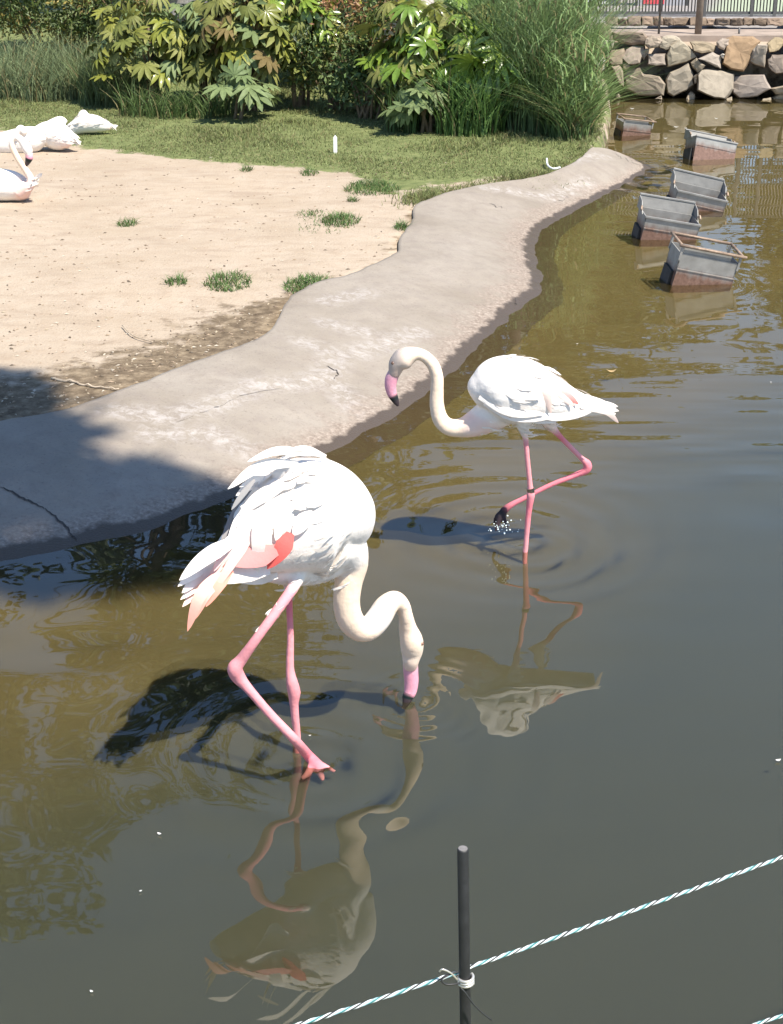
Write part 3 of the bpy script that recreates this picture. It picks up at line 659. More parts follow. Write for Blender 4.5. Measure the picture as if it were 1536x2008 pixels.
def bush(px, py, back, rx, ry, rz, zc, n, ls, cols, lab, cat='bush', name='small_leaf_bush'):
    c = G(px, py, LZ); cx, cy = c[0], c[1]+back; z0 = gz(cx, cy); e = empty(name, (cx, cy, z0)); tag(e, lab, cat)
    st = MB()
    for s in range(9):
        a = rng.uniform(0, 6.28); tp = np.array([cx+math.cos(a)*rx*.8, cy+math.sin(a)*ry*.8, z0+zc+rng.uniform(-.3, .8)*rz]); b = np.array([cx+rng.uniform(-.1, .1), cy, z0-.03])
        st.add(*tube(catmull([b, b*.55+tp*.45+np.array([0, 0, .15]), tp], 4), np.linspace(.016, .005, 9), 5))
    st.obj('stem', MAT['stem'], e)
    nc = 46; cl = rng.normal(0, 1, (nc, 3)); cl /= np.linalg.norm(cl, axis=1)[:, None]; cl *= rng.uniform(.55, 1.0, (nc, 1))
    ci = rng.integers(nc, size=n); p = cl[ci]+rng.normal(0, .16, (n, 3)); p = p*np.array([rx, ry, rz])+np.array([cx, cy, z0+zc]); p[:, 2] = np.maximum(p[:, 2], z0+.05)
    colr = np.array(cols)[rng.integers(len(cols), size=nc)][ci]*(1+rng.uniform(-.3, .3, (n, 1)))
    o = leaf_cloud('foliage', p, ls, colr, e); o['kind'] = 'stuff'; return e
def leaf_cloud(name, p, ls, colr, parent, mat='leaf'):
    n = len(p); d = rng.normal(0, 1, (n, 3)); d[:, 2] -= .15; d /= np.linalg.norm(d, axis=1)[:, None]; u = rng.normal(0, 1, (n, 3)); u[:, 2] += .6
    s = np.cross(d, u); s /= np.linalg.norm(s, axis=1)[:, None]+1e-9; nn = np.cross(s, d); L = ls*rng.uniform(.6, 1.3, (n, 1))
    V_ = np.stack([p, p+d*L*.5+s*L*.2+nn*L*.05, p+d*L, p+d*L*.5-s*L*.2+nn*L*.05], 1).reshape(-1, 3)
    F_ = np.arange(n)[:, None]*4+np.array([[0, 1, 2, 3]]); return mesh_obj(name, V_, F_, MAT[mat], parent, False, np.repeat(colr, 4, 0))
bush(655, 235, .45, .46, .35, .46, .56, 5600, .055, [(0.113, 0.170, 0.049), (0.189, 0.208, 0.059), (0.302, 0.151, 0.067), (0.094, 0.133, 0.049), (0.264, 0.246, 0.067)], 'dark small leaved bush with red tinged shoots over deep shade')
bush(600, 215, .9, .42, .35, .42, .72, 4000, .07, [(0.377, 0.415, 0.049), (0.282, 0.320, 0.049), (0.452, 0.415, 0.083), (0.208, 0.264, 0.049)], 'yellow green bush behind the red tinged bush')
bush(755, 240, .5, .30, .3, .42, .66, 3400, .055, [(0.170, 0.189, 0.049), (0.282, 0.170, 0.067), (0.133, 0.189, 0.049)], 'small leaved bush wedged against the glossy palmate shrub')
bush(40, 195, 1.3, .85, .35, .36, .50, 6500, .06, [(0.075, 0.113, 0.033), (0.133, 0.170, 0.049), (0.377, 0.302, 0.083), (0.094, 0.133, 0.033)], 'dark clipped hedge of small leaves above the tall grass bank', 'hedge', 'hedge')
bush(190, 200, 1.4, .40, .35, .40, .48, 2600, .06, [(0.170, 0.226, 0.067), (0.377, 0.282, 0.100), (0.133, 0.189, 0.049)], 'thin reddish bush at the end of the dark hedge')
bush(450, 205, 1.2, .55, .3, .45, .55, 4200, .07, [(0.130, 0.169, 0.057), (0.182, 0.195, 0.057), (0.104, 0.130, 0.046)], 'shadowy leafy bush behind the browned palmate shrub')
bush(720, 245, .35, .36, .2, .2, .30, 900, .06, [(0.094, 0.151, 0.049), (0.170, 0.226, 0.083)], 'sparse low sprouts in the shade under the red tinged bush')
bush(960, 225, 1.0, .48, .4, .5, .62, 4200, .08, [(0.133, 0.246, 0.049), (0.226, 0.339, 0.083)], 'leafy green bush behind the glossy shrub and the fountain grass')
def boulder(px, py, Y, r, col, lab):
    c = P(px, py, Y); bm = bmesh.new(); bmesh.ops.create_icosphere(bm, subdivisions=3, radius=1)
    rr = random.Random(px); ax = [Vector((rr.uniform(-1, 1), rr.uniform(-1, 1), rr.uniform(-1, 1))).normalized() for _ in range(9)]
    for v in bm.verts:
        d = v.co.normalized(); s = min([1.0]+[.72/max(.01, d.dot(a)) for a in ax]); v.co = d*s
    me = bpy.data.meshes.new('boulder'); bm.to_mesh(me); bm.free(); set_col(me, [col]*len(me.vertices)); me.materials.append(MAT['rock'])
    o = bpy.data.objects.new('boulder', me); COL.objects.link(o); o.location = tuple(c); o.scale = r; tag(o, lab, 'boulder')
boulder(395, 4, 15.6, (.34, .3, .52), (.42, .38, .33), 'pale boulder half hidden behind the browned palmate shrub')
boulder(790, 8, 16.2, (.42, .3, .55), (.44, .40, .35), 'pale boulder behind the glossy palmate shrub')

def tree(loc, h, tr, blobs, n, ls, cols, lab, lean=(0, 0), lo=.45, gaps=(), lf=.32, vp=.7):
    e = empty('tree', loc); tag(e, lab, 'tree'); b = np.array(loc, float)
    top = b+np.array([lean[0], lean[1], h*.75]); tk = MB()
    tk.add(*tube(catmull([b-np.array([0, 0, .2]), b*.6+top*.4+np.array([.1, -.05, 0]), top], 6), np.linspace(tr, tr*.35, 13), 10))
    for (c, r) in blobs:
        s0 = b+(top-b)*rng.uniform(lo, .95); c = np.array(c); tk.add(*tube(catmull([s0, (s0+c)/2+np.array([0, 0, .25]), c], 5), np.linspace(tr*lf, tr*.05, 11), 6))
        for q in range(3): p2 = c+rng.normal(0, .5, 3)*np.array(r); tk.add(*tube([c*.6+s0*.4, (c+p2)/2, p2], [tr*lf*.3, tr*lf*.2, tr*.02], 5))
    tk.obj('trunk', MAT['bark'], e)
    vol = np.array([r[0]*r[1]*r[2] for _, r in blobs])**vp; idx = rng.choice(len(blobs), size=n, p=vol/vol.sum())
    C_ = np.array([c for c, _ in blobs])[idx]; Rr = np.array([r for _, r in blobs])[idx]
    nc = len(blobs)*14; sub = rng.normal(0, .62, (nc, 3)); sub /= np.maximum(1, np.linalg.norm(sub, axis=1))[:, None]
    p = C_+(sub[idx*14+rng.integers(14, size=n)]+rng.normal(0, .13, (n, 3)))*Rr
    for (gx_, gy_, rx_, ry_) in gaps:
        gd_ = p[:, :2]-np.array(SDIR)[None, :2]*((p[:, 2]-.06)/SDIR[2])[:, None]; p = p[((gd_[:, 0]-gx_)/rx_)**2+((gd_[:, 1]-gy_)/ry_)**2 > 1]
    n = len(p); colr = np.array(cols)[rng.integers(len(cols), size=n)]*(1+rng.uniform(-.3, .3, (n, 1)))
    o = leaf_cloud('crown', p, ls, colr, e); o['kind'] = 'stuff'
GR = [(.05, .085, .025), (.07, .10, .03), (.09, .12, .035), (.06, .08, .02)]
def wide_tree(x, y, h, w, lab, n=7000):
    bl = [((x+rng.uniform(-w, w)*.75, y+rng.uniform(-.6, .9), h*rng.uniform(.38, .88)), (w*rng.uniform(.35, .55), w*.4, h*rng.uniform(.13, .2))) for _ in range(9)]
    tree((x, y, gz(x, y)), h, .2, bl, n, .26, GR, lab)
for (x_, y_, h_, w_, lb) in ((-6.2, 17.6, 11.5, 2.6, 'tall dark tree behind the hedge, leftmost of the row behind the shrubs'), (-3.0, 19.0, 10.2, 2.3, 'tall tree behind the olive palmate shrub'), (-.6, 20.0, 7.6, 2.0, 'leafy tree rising behind the browned palmate shrub'),
    (1.8, 21.5, 5.6, 1.9, 'lower tree behind the glossy palmate shrub'), (4.4, 27., 6.4, 2.4, 'tree on the lawn behind the notice boards'), (8.0, 28., 7.0, 2.8, 'spreading tree on the lawn beyond the railing'), (12.0, 30., 8.0, 3.2, 'large tree at the far edge of the lawn')):
    wide_tree(x_, y_, h_, w_, lb)
# the tree over the near bank whose limb shades the shore
shade = [(20, 905, .34), (130, 965, .30), (260, 985, .26), (345, 1000, .22), (430, 990, .17), (475, 975, .12), (350, 1025, .17), (410, 1008, .15), (455, 990, .12), (300, 985, .15), (335, 960, .15), (400, 975, .14), (45, 985, .25), (190, 1018, .2), (60, 850, .2), (460, 965, .09), (-20, 800, .15), (-20, 760, .09), (110, 1050, .16), (270, 1035, .22), (-120, 950, .36), (-260, 900, .6), (-330, 900, .5), (-150, 830, .35)]
bl = []
for a_, b_, r_ in shade:
    q = G(a_, b_, .07); c_ = q + np.array(SDIR)*((9.0+rng.uniform(-.4, .4)-q[2])/SDIR[2]); bl.append((tuple(c_), (r_*1.1, r_*1.1, .22)))
bl += [((-1.6, -.6, 9.5), (1.2, 1.0, .6))]
tree((-2.2, -2.0, .45), 10.5, .24, bl, 22000, .15, GR, 'overhanging tree on the near bank shading the shore path', (.4, 1.2), .85, [(*G(a_, b_, .07)[:2], c_, d_) for a_, b_, c_, d_ in ((258, 880, .20, .19), (392, 925, .12, .10), (62, 1020, .18, .12), (125, 832, .14, .13), (180, 985, .05, .07), (20, 960, .05, .07))], .10, .55)

# ------------------------------------------------------------------ flamingos
def evaluated(verts, faces, voxel, smooth=6):
    me = bpy.data.meshes.new('tmp'); me.from_pydata([tuple(v) for v in verts], [], faces); me.update()
    o = bpy.data.objects.new('tmp', me); COL.objects.link(o)
    r = o.modifiers.new('r', 'REMESH'); r.mode = 'VOXEL'; r.voxel_size = voxel
    s = o.modifiers.new('s', 'SMOOTH'); s.factor = .5; s.iterations = smooth
    dg = bpy.context.evaluated_depsgraph_get(); res = bpy.data.meshes.new_from_object(o.evaluated_get(dg))
    bpy.data.objects.remove(o); bpy.data.meshes.remove(me)
    res.polygons.foreach_set('use_smooth', [True]*len(res.polygons)); return res
WHT = (.85, .785, .715); CRM = (.84, .66, .50); BLUSH = (.82, .62, .54); PNK = (.74, .30, .32); DPK = (.70, .20, .24); SAL = (.76, .33, .25); RED = (.80, .17, .15); DRK = (.05, .035, .04); BEAK = (.80, .36, .45); GRY = (.33, .31, .30)
class Bird:
    def __init__(s, name, base, label, Yf, group='flamingos wading in the pond'):
        s.e = empty(name, base); tag(s.e, label, 'flamingo', group); s.Yf = Yf; s.V = []; s.F = []; s.S = []; s.R = []; s.C = []
    def pts(s, ctrl, n=8):
        """ctrl rows: px, py, r_px, offset, (r,g,b)[, k] -> path, radius, colour, k"""
        rows = []
        for c in ctrl:
            p = G(c[0], c[1], c[3][0]) if isinstance(c[3], tuple) else P(c[0], c[1], s.Yf(c[0])+c[3]); rows.append([*p, c[2]*depth(p)/F, *c[4], c[5] if len(c) > 5 else 1.0])
        return catmull(rows, n)
    def limb(s, ctrl, n=8, sides=14):
        a = s.pts(ctrl, n); v, f = tube(a[:, :3], np.maximum(a[:, 3], .0012), sides, np.array([0, 1., 0]), a[:, 7]); k = len(s.V)
        s.V += v; s.F += [tuple(i+k for i in q) for q in f]; s.S.append(a[:, :3]); s.R.append(a[:, 3]); s.C.append(a[:, 4:7]); return a
    def finish(s, voxel=.0045, mat='plumage'):
        me = evaluated(s.V, s.F, voxel); n = len(me.vertices); co = np.empty(n*3); me.vertices.foreach_get('co', co); co = co.reshape(-1, 3)
        S = np.vstack(s.S); Rr = np.concatenate(s.R); C = np.clip(np.vstack(s.C), 0, 1); out = np.empty((n, 3))
        for i in range(0, n, 4000):
            d = np.linalg.norm(co[i:i+4000, None]-S[None], axis=2)-Rr[None]; wgt = np.exp(-(d-d.min(1, keepdims=True))/.004); out[i:i+4000] = (wgt[:, :, None]*C[None]).sum(1)/wgt.sum(1)[:, None]
        set_col(me, out); s.bvh = BVHTree.FromPolygons([tuple(c) for c in co], [tuple(p.vertices) for p in me.polygons]); s.co = co
        nr = np.empty(n*3); me.vertices.foreach_get('normal', nr); s.no = nr.reshape(-1, 3)
        off = np.array(s.e.location); me.vertices.foreach_set('co', (co-off).ravel()); me.materials.append(MAT[mat])
        o = bpy.data.objects.new('body', me); COL.objects.link(o); o.parent = s.e; s.body = o; return o
    def surf(s, px, py, lift=.005, off=0.0):
        d = Vector(ray(px, py)).normalized(); h = s.bvh.ray_cast(Vector(CAM), d)
        if h[0] is not None: return np.array(h[0])-np.array(d)*lift
        return P(px, py, s.Yf(px)+off)
    def feather(s, ctrl, wpx, c0, c1, lift=.006, off=0., name='feather', curl=.25, blunt=.5):
        p = np.array([s.surf(a, b, lift+.004*i, off) for i, (a, b) in enumerate(ctrl)]); p = catmull(p, 7); n = len(p); wd = wpx*depth(p[0])/F*.5
        vw = np.array(ray(*ctrl[0])); vw /= np.linalg.norm(vw); mb = MB(); L_ = []; cc = []
        T = np.gradient(p, axis=0)
        for i in range(n):
            t = i/(n-1); w_ = wd*(min(1, .45+t*1.6) if t < .45 else 1)*(1-max(0, (t-blunt)/(1-blunt))**2.2)**.8+.0005
            sd_ = np.cross(T[i], vw); sd_ /= np.linalg.norm(sd_)+1e-9; c = np.array(c0)*(1-t)+np.array(c1)*t
            L_ += [p[i]-sd_*w_+vw*w_*curl, p[i], p[i]+sd_*w_+vw*w_*curl]; cc += [c, c*1.02, c]
        F_ = []
        for i in range(n-1): b = i*3; F_ += [(b, b+1, b+4, b+3), (b+1, b+2, b+5, b+4)]
        return mesh_obj(name, L_, F_, MAT['feather'], s.e if 'tail' in name or not hasattr(s, 'wing') else s.wing, True, np.clip(cc, 0, 1))
    def coverts(s, head, tail, sel, n, L, col, name='plumage', wfac=.36, under=False):
        ax = np.array(tail)-np.array(head); ax /= np.linalg.norm(ax); idx = np.nonzero(sel(s.co) & ((s.no[:, 2] < .1) if under else (s.no[:, 2] > -.15)))[0]; idx = rng.choice(idx, size=min(n, len(idx)), replace=False)
        p = s.co[idx]; nn = s.no[idx]; d = ax[None]-nn*(nn@ax)[:, None]; ln = np.linalg.norm(d, axis=1); k = ln > .25; p, nn, d = p[k], nn[k], d[k]/ln[k][:, None]
        d = d+rng.normal(0, .12, d.shape); sd_ = np.cross(nn, d); Lx = L*rng.uniform(.7, 1.25, (len(p), 1)); W = Lx*wfac*.5; V_ = []
        for t, w_, hh in ((0, .35, -.001), (.45, 1, .0005), (.8, .8, .0006), (1, .12, .0003)):
            c = p+d*Lx*t+nn*hh-nn*(t*t*.17*Lx)
            V_ += [c-sd_*W*w_, c+sd_*W*w_]
        V_ = np.stack(V_, 1).reshape(-1, 3); b0 = np.arange(len(p))[:, None]*8; F_ = np.concatenate([b0+np.array([2*q, 2*q+1, 2*q+3, 2*q+2]) for q in range(3)], 1).reshape(-1, 4)
        cc = np.clip(np.array(col)[None]*(1+rng.uniform(-.05, .03, (len(p), 1))), 0, 1); o = mesh_obj(name, V_, F_, MAT['feather'], s.e, True, np.repeat(cc, 8, 0)); o['kind'] = 'stuff'; s.wing = o if not under else s.wing; return o
    def bill(s, ctrl, name='bill'):
        a = s.pts(ctrl, 8); v, f = tube(a[:, :3], a[:, 3], 14, np.array([0, 1., 0]), a[:, 7]); cc = np.repeat(np.clip(a[:, 4:7], 0, 1), 14, 0); cc = np.vstack([cc, cc[:1], cc[-1:]])
        return mesh_obj(name, v, f, MAT['skin'], s.e, True, cc)
    def eye(s, px, py, r):
        p = s.surf(px, py, 0); bm = bmesh.new(); bmesh.ops.create_uvsphere(bm, u_segments=12, v_segments=8, radius=r)
        me = bpy.data.meshes.new('eye'); bm.to_mesh(me); bm.free(); me.polygons.foreach_set('use_smooth', [True]*len(me.polygons)); me.materials.append(MAT['eye']); o = bpy.data.objects.new('eye', me); COL.objects.link(o); o.parent = s.e; o.location = Vector(p)-s.e.location
    def skin_limb(s, ctrl, name, n=8):
        a = s.pts(ctrl, n); v, f = tube(a[:, :3], np.maximum(a[:, 3], .0015), 12, np.array([0, 1., 0]), a[:, 7]); cc = np.repeat(np.clip(a[:, 4:7], 0, 1), 12, 0); cc = np.vstack([cc, cc[:1], cc[-1:]])
        return mesh_obj(name, v, f, MAT['skin'], s.e, True, cc)

# --- the flamingo walking in profile
B = Bird('flamingo', tuple(G(1033, 1075, -.12)), 'white flamingo striding with head raised and one leg lifted, metal ring on leg', lambda px: YB)
B.limb([(930, 782, 22, 0, BLUSH, 1.0), (945, 772, 42, 0, WHT, 1.0), (972, 764, 63, 0, WHT, 1.0), (1010, 765, 67, 0, WHT, 1.02), (1045, 772, 60, 0, WHT, 1.0), (1085, 783, 45, 0, WHT, 1.0), (1125, 793, 29, 0, WHT, 1.1), (1165, 800, 16, 0, WHT, 1.5), (1200, 803, 8, 0, WHT, 2.6)], 8, 24)
B.limb([(985, 800, 36, 0, WHT), (955, 818, 32, 0, BLUSH), (925, 833, 25, 0, BLUSH), (902, 839, 19, 0, CRM), (880, 837, 17, 0, CRM), (864, 822, 16, 0, CRM), (857, 795, 14.5, 0, CRM), (857, 765, 13.5, 0, CRM), (857, 740, 13, 0, CRM), (850, 717, 12.5, 0, CRM), (836, 701, 12, 0, CRM), (820, 694, 12.5, 0, CRM), (806, 696, 17, 0, CRM), (792, 703, 22, 0, (.72, .58, .47)), (780, 713, 18, 0, (.62, .47, .38)), (775, 727, 13.5, 0, (.58, .44, .36)), (772, 737, 11, 0, (.62, .42, .36))], 8, 18)
B.limb([(1026, 815, 26, -.03, WHT), (1027, 838, 13, -.03, WHT), (1029, 852, 8, -.03, BLUSH), (1031, 862, 5.8, -.03, PNK), (1035, 905, 5.5, -.03, PNK), (1040, 955, 6.0, -.03, PNK), (1041, 968, 9.0, -.03, PNK), (1040, 982, 7.5, -.03, DPK), (1037, 1005, 6.2, -.03, DPK), (1033, 1050, 5.6, -.03, PNK), (1030, 1085, 5.4, -.03, PNK), (1027, 1125, 5.2, -.03, DPK)], 6, 12)
B.limb([(1070, 815, 20, .05, WHT), (1083, 838, 10, .06, BLUSH), (1095, 852, 6, .06, DPK), (1115, 873, 5.6, .065, PNK), (1140, 898, 5.6, .07, PNK), (1152, 910, 8.6, .07, DPK), (1150, 922, 8, .07, DPK), (1128, 932, 6, .07, DPK), (1080, 951, 5.2, .06, DPK), (1030, 976, 5.2, .05, DPK), (1003, 990, 6.2, .05, DPK), (990, 1000, 8, .05, DRK), (982, 1012, 7, .045, DRK), (976, 1028, 5, .04, DRK), (972, 1042, 3, .03, DRK)], 6, 12)
B.limb([(986, 1004, 6, .05, DRK), (990, 1020, 4.5, .035, DRK), (996, 1036, 3, .015, DRK)], 5, 8)
B.limb([(984, 1005, 6, .05, DRK), (975, 1012, 5, .06, DRK), (969, 1027, 3, .07, DRK)], 5, 8)
B.finish(.0042)
hd = P(930, 760, YB); tl = P(1205, 805, YB)
xl, xr = P(975, 760, YB)[0], P(1150, 790, YB)[0]; zlow = P(1040, 818, YB)[2]
B.coverts(hd, tl, lambda c: (c[:, 0] > xl) & (c[:, 0] < xr) & (c[:, 2] > zlow), 170, .055, WHT, 'wing')
B.coverts(hd, tl, lambda c: (c[:, 0] > xl-.08) & (c[:, 0] < xr) & (c[:, 2] > P(1040, 850, YB)[2]), 420, .034, WHT, 'down', .16, True)
B.bill([(773, 731, 12, 0, (.55, .40, .36), .8), (768, 742, 12.5, 0, BEAK, .8), (766, 756, 11.5, 0, BEAK, .8), (768, 769, 10, 0, BEAK, .75), (770, 774, 9.4, 0, (.55, .25, .30), .75), (772, 778, 8.8, 0, DRK, .75), (777, 788, 6.2, 0, DRK, .7), (781, 796, 2.4, 0, DRK, .7)])
B.eye(770, 712, .0052)
for (c, wd, c0, c1, nm) in (([(1058, 735), (1070, 768), (1081, 811)], 17, WHT, BLUSH, 'feather'), ([(1100, 762), (1114, 776), (1135, 793)], 12, (.82, .62, .58), RED, 'red_feather'), ([(1092, 768), (1108, 782), (1126, 796)], 11, WHT, BLUSH, 'feather'),
    ([(940, 778), (1000, 806), (1068, 812)], 20, WHT, WHT, 'feather'), ([(950, 790), (1010, 816), (1090, 818)], 20, WHT, WHT, 'feather'), ([(1000, 812), (1060, 822), (1120, 815)], 18, WHT, WHT, 'feather'), ([(1050, 812), (1100, 815), (1160, 808)], 20, WHT, WHT, 'feather'),
    ([(1140, 790), (1180, 793), (1212, 797)], 14, WHT, WHT, 'tail_feather'), ([(1140, 798), (1180, 803), (1208, 812)], 15, WHT, WHT, 'tail_feather'), ([(1150, 802), (1190, 808), (1213, 829)], 11, WHT, BLUSH, 'tail_feather'), ([(1150, 796), (1180, 798), (1214, 806)], 13, WHT, WHT, 'tail_feather'), ([(1120, 772), (1160, 786), (1200, 796)], 18, WHT, WHT, 'tail_feather')):
    B.feather(c, wd, c0, c1, .006, -.02, nm)
p = [P(1040, 957, YB-.03), P(1041.5, 967, YB-.03)]; v, f = tube(p, .0125, 18, caps=False); v2, f2 = tube(p, .0105, 18, caps=False); nv = len(v)
f = f+[tuple(i+nv for i in q) for q in f2]+[(i, (i+1) % 18, nv+(i+1) % 18, nv+i) for i in range(18)]+[(18+i, 18+(i+1) % 18, nv+18+(i+1) % 18, nv+18+i) for i in range(18)]
mesh_obj('leg_ring', v+v2, f, MAT['ring_metal'], B.e)

# --- the flamingo bending to drink, seen from behind its wing
YfA = lambda px: YA + (px-582)/800*.72
A = Bird('flamingo', tuple(G(582, 1448, -.12)), 'white flamingo with pink wing edge bending its curved neck to drink', YfA)
A.limb([(385, 1148, 14, .0, WHT, 1.6), (430, 1115, 32, .0, WHT, 1.3), (480, 1080, 58, .0, WHT, 1.1), (540, 1040, 96, .0, WHT, 1.0), (592, 1012, 124, .0, WHT, .95), (635, 1005, 104, -.01, WHT, 1.0), (668, 1018, 78, -.02, WHT, 1.0), (690, 1050, 46, -.02, WHT, 1.0)], 8, 28)
A.limb([(640, 1060, 78, -.02, WHT), (676, 1075, 48, -.03, WHT), (690, 1105, 33, -.03, CRM), (684, 1140, 28, -.03, CRM), (680, 1180, 26.5, -.03, CRM), (686, 1212, 26.5, -.03, CRM), (703, 1232, 25, -.03, CRM), (724, 1232, 24.5, -.03, CRM), (743, 1212, 25, -.03, WHT), (757, 1190, 23.5, -.03, CRM), (774, 1177, 19, -.03, CRM), (789, 1187, 15.5, -.03, CRM), (796, 1208, 14.5, -.03, CRM), (800, 1232, 18, -.02, CRM), (807, 1256, 23, -.02, CRM), (808, 1276, 22, -.01, (.80, .66, .52)), (806, 1294, 17, -.01, (.78, .60, .48)), (805, 1308, 14, 0, (.78, .55, .46))], 8, 18)
foot = lambda px, py, z: G(px, py, z)
A.limb([(470, 1095, 30, 0, WHT), (520, 1098, 42, 0, WHT), (575, 1098, 52, 0, WHT), (625, 1090, 54, 0, WHT), (665, 1068, 50, 0, WHT)], 6, 18)
A.limb([(588, 1110, 26, -.05, WHT), (582, 1136, 15, -.07, WHT), (573, 1155, 11.8, -.08, (.74, .34, .38)), (545, 1195, 10.8, -.10, PNK), (505, 1250, 10.0, -.10, PNK), (474, 1293, 12.0, -.07, PNK), (461, 1310, 15.5, -.06, PNK), (468, 1328, 14.5, -.06, PNK), (487, 1350, 10.2, -.08, PNK), (530, 1400, 9.4, -.13, PNK), (575, 1447, 9.8, -.18, PNK), (605, 1482, 10.8, (.012,), DPK), (622, 1500, 12.0, (.0,), DPK), (634, 1512, 9, (-.012,), PNK)], 6, 14)
for tp in ([(618, 1496, 9, (.004,), DPK), (640, 1504, 6, (-.003,), PNK), (658, 1514, 4, (-.012,), PNK)], [(618, 1496, 9, (.004,), DPK), (628, 1516, 8, (-.014,), PNK), (634, 1532, 5, (-.03,), PNK)], [(615, 1494, 9, (.004,), DPK), (606, 1514, 8, (-.014,), PNK), (592, 1528, 5, (-.03,), PNK)]): A.limb(tp, 5, 8)
A.limb([(572, 1130, 22, .03, WHT), (567, 1160, 9, .03, DPK), (568, 1200, 7, .03, DPK), (570, 1250, 7.6, .02, PNK), (569, 1310, 8.8, .01, PNK), (573, 1338, 12, .0, PNK), (577, 1358, 13.2, .0, PNK), (577, 1380, 9.5, 0, PNK), (580, 1415, 8.4, 0, PNK), (583, 1448, 8, 0, PNK), (584, 1475, 8, 0, DPK), (585, 1510, 8, 0, DPK)], 6, 12)
A.finish(.0042)
hdA = P(690, 985, YfA(690)); tlA = P(370, 1190, YfA(370))
A.coverts(hdA, tlA, lambda c: (c[:, 2] > P(600, 1050, YfA(600))[2]) & (c[:, 0] > P(470, 1000, YfA(470))[0]) & (c[:, 0] < P(655, 1000, YfA(655))[0]), 300, .055, WHT, 'wing')
A.coverts(hdA, tlA, lambda c: (c[:, 2] > P(600, 1165, YfA(600))[2]) & (c[:, 0] > P(440, 1000, YfA(470))[0]) & (c[:, 0] < P(700, 1000, YfA(690))[0]), 620, .036, WHT, 'down', .16, True)
A.bill([(805, 1302, 15, 0, (.72, .45, .44), .8), (806, 1318, 14.5, 0, BEAK, .8), (807, 1335, 14, 0, BEAK, .8), (806, 1350, 13, 0, BEAK, .75), (804, 1359, 12, 0, BEAK, .75), (801, 1364, 11.2, 0, DRK, .7), (799, 1371, 10, 0, DRK, .7), (796, 1380, 7, 0, DRK, .7), (790, 1390, 3, 0, DRK, .7)])
A.eye(828, 1262, .005)
LP = (.84, .52, .46)
FA = [([(470, 1055), (405, 1092), (352, 1138)], 30, WHT, WHT, 'tail_feather'), ([(465, 1068), (405, 1105), (349, 1150)], 30, WHT, WHT, 'tail_feather'), ([(460, 1085), (400, 1122), (357, 1163)], 28, WHT, (.85, .74, .68), 'tail_feather'), ([(450, 1100), (400, 1138), (354, 1176)], 22, WHT, (.84, .66, .57), 'tail_feather'),
  ([(440, 1110), (395, 1150), (358, 1190)], 22, WHT, (.84, .58, .48), 'tail_feather'), ([(430, 1120), (392, 1170), (368, 1238)], 24, LP, SAL, 'tail_feather'), ([(438, 1125), (405, 1165), (382, 1215)], 20, LP, SAL, 'tail_feather'), ([(455, 1118), (428, 1152), (404, 1190)], 20, SAL, SAL, 'tail_feather'),
  ([(530, 1118), (475, 1126), (425, 1142)], 34, WHT, WHT, 'feather'), ([(545, 1128), (500, 1134), (450, 1136)], 26, WHT, WHT, 'feather'),
  ([(545, 1078), (500, 1092), (440, 1104)], 44, (.80, .26, .24), (.80, .34, .32), 'red_feather'), ([(570, 1045), (553, 1078), (524, 1116)], 34, RED, (.78, .14, .12), 'red_feather'),
  ([(495, 1030), (450, 1080), (398, 1158)], 24, WHT, LP, 'pink_feather'), ([(498, 1042), (460, 1096), (412, 1172)], 20, (.85, .70, .65), SAL, 'pink_feather'), ([(475, 1035), (445, 1072), (420, 1120)], 22, WHT, LP, 'pink_feather'), ([(460, 1045), (440, 1075), (425, 1100)], 16, LP, (.78, .30, .32), 'pink_feather'),
  ([(518, 1000), (508, 1055), (506, 1128)], 30, WHT, WHT, 'feather'), ([(540, 985), (525, 1030), (517, 1080)], 30, WHT, WHT, 'feather'), ([(575, 985), (555, 1020), (541, 1060)], 30, WHT, WHT, 'feather'), ([(610, 1000), (592, 1026), (575, 1050)], 30, WHT, WHT, 'feather'), ([(500, 985), (480, 1030), (468, 1072)], 28, WHT, WHT, 'feather'),
  ([(500, 950), (460, 1010), (428, 1082)], 16, GRY, (.22, .21, .21), 'dark_feather'), ([(505, 955), (470, 1020), (444, 1078)], 22, WHT, WHT, 'feather'), ([(500, 940), (474, 972), (454, 1000)], 11, GRY, (.28, .28, .28), 'dark_feather'),
  ([(585, 908), (510, 915), (447, 959)], 22, WHT, WHT, 'feather'), ([(610, 890), (545, 884), (486, 905)], 17, WHT, WHT, 'feather'), ([(560, 930), (505, 943), (463, 972)], 24, WHT, WHT, 'feather'), ([(640, 895), (600, 880), (564, 882)], 12, WHT, WHT, 'feather'), ([(560, 950), (510, 975), (468, 1010)], 28, WHT, WHT, 'feather'), ([(580, 920), (520, 930), (470, 955)], 20, WHT, WHT, 'feather')]
for i, (c, wd, c0, c1, nm) in enumerate(FA): A.feather(c, wd, c0, c1, .004+.0016*(i % 17), -.10 if c[0][1] > 1000 else -.05, nm, .12, .3)

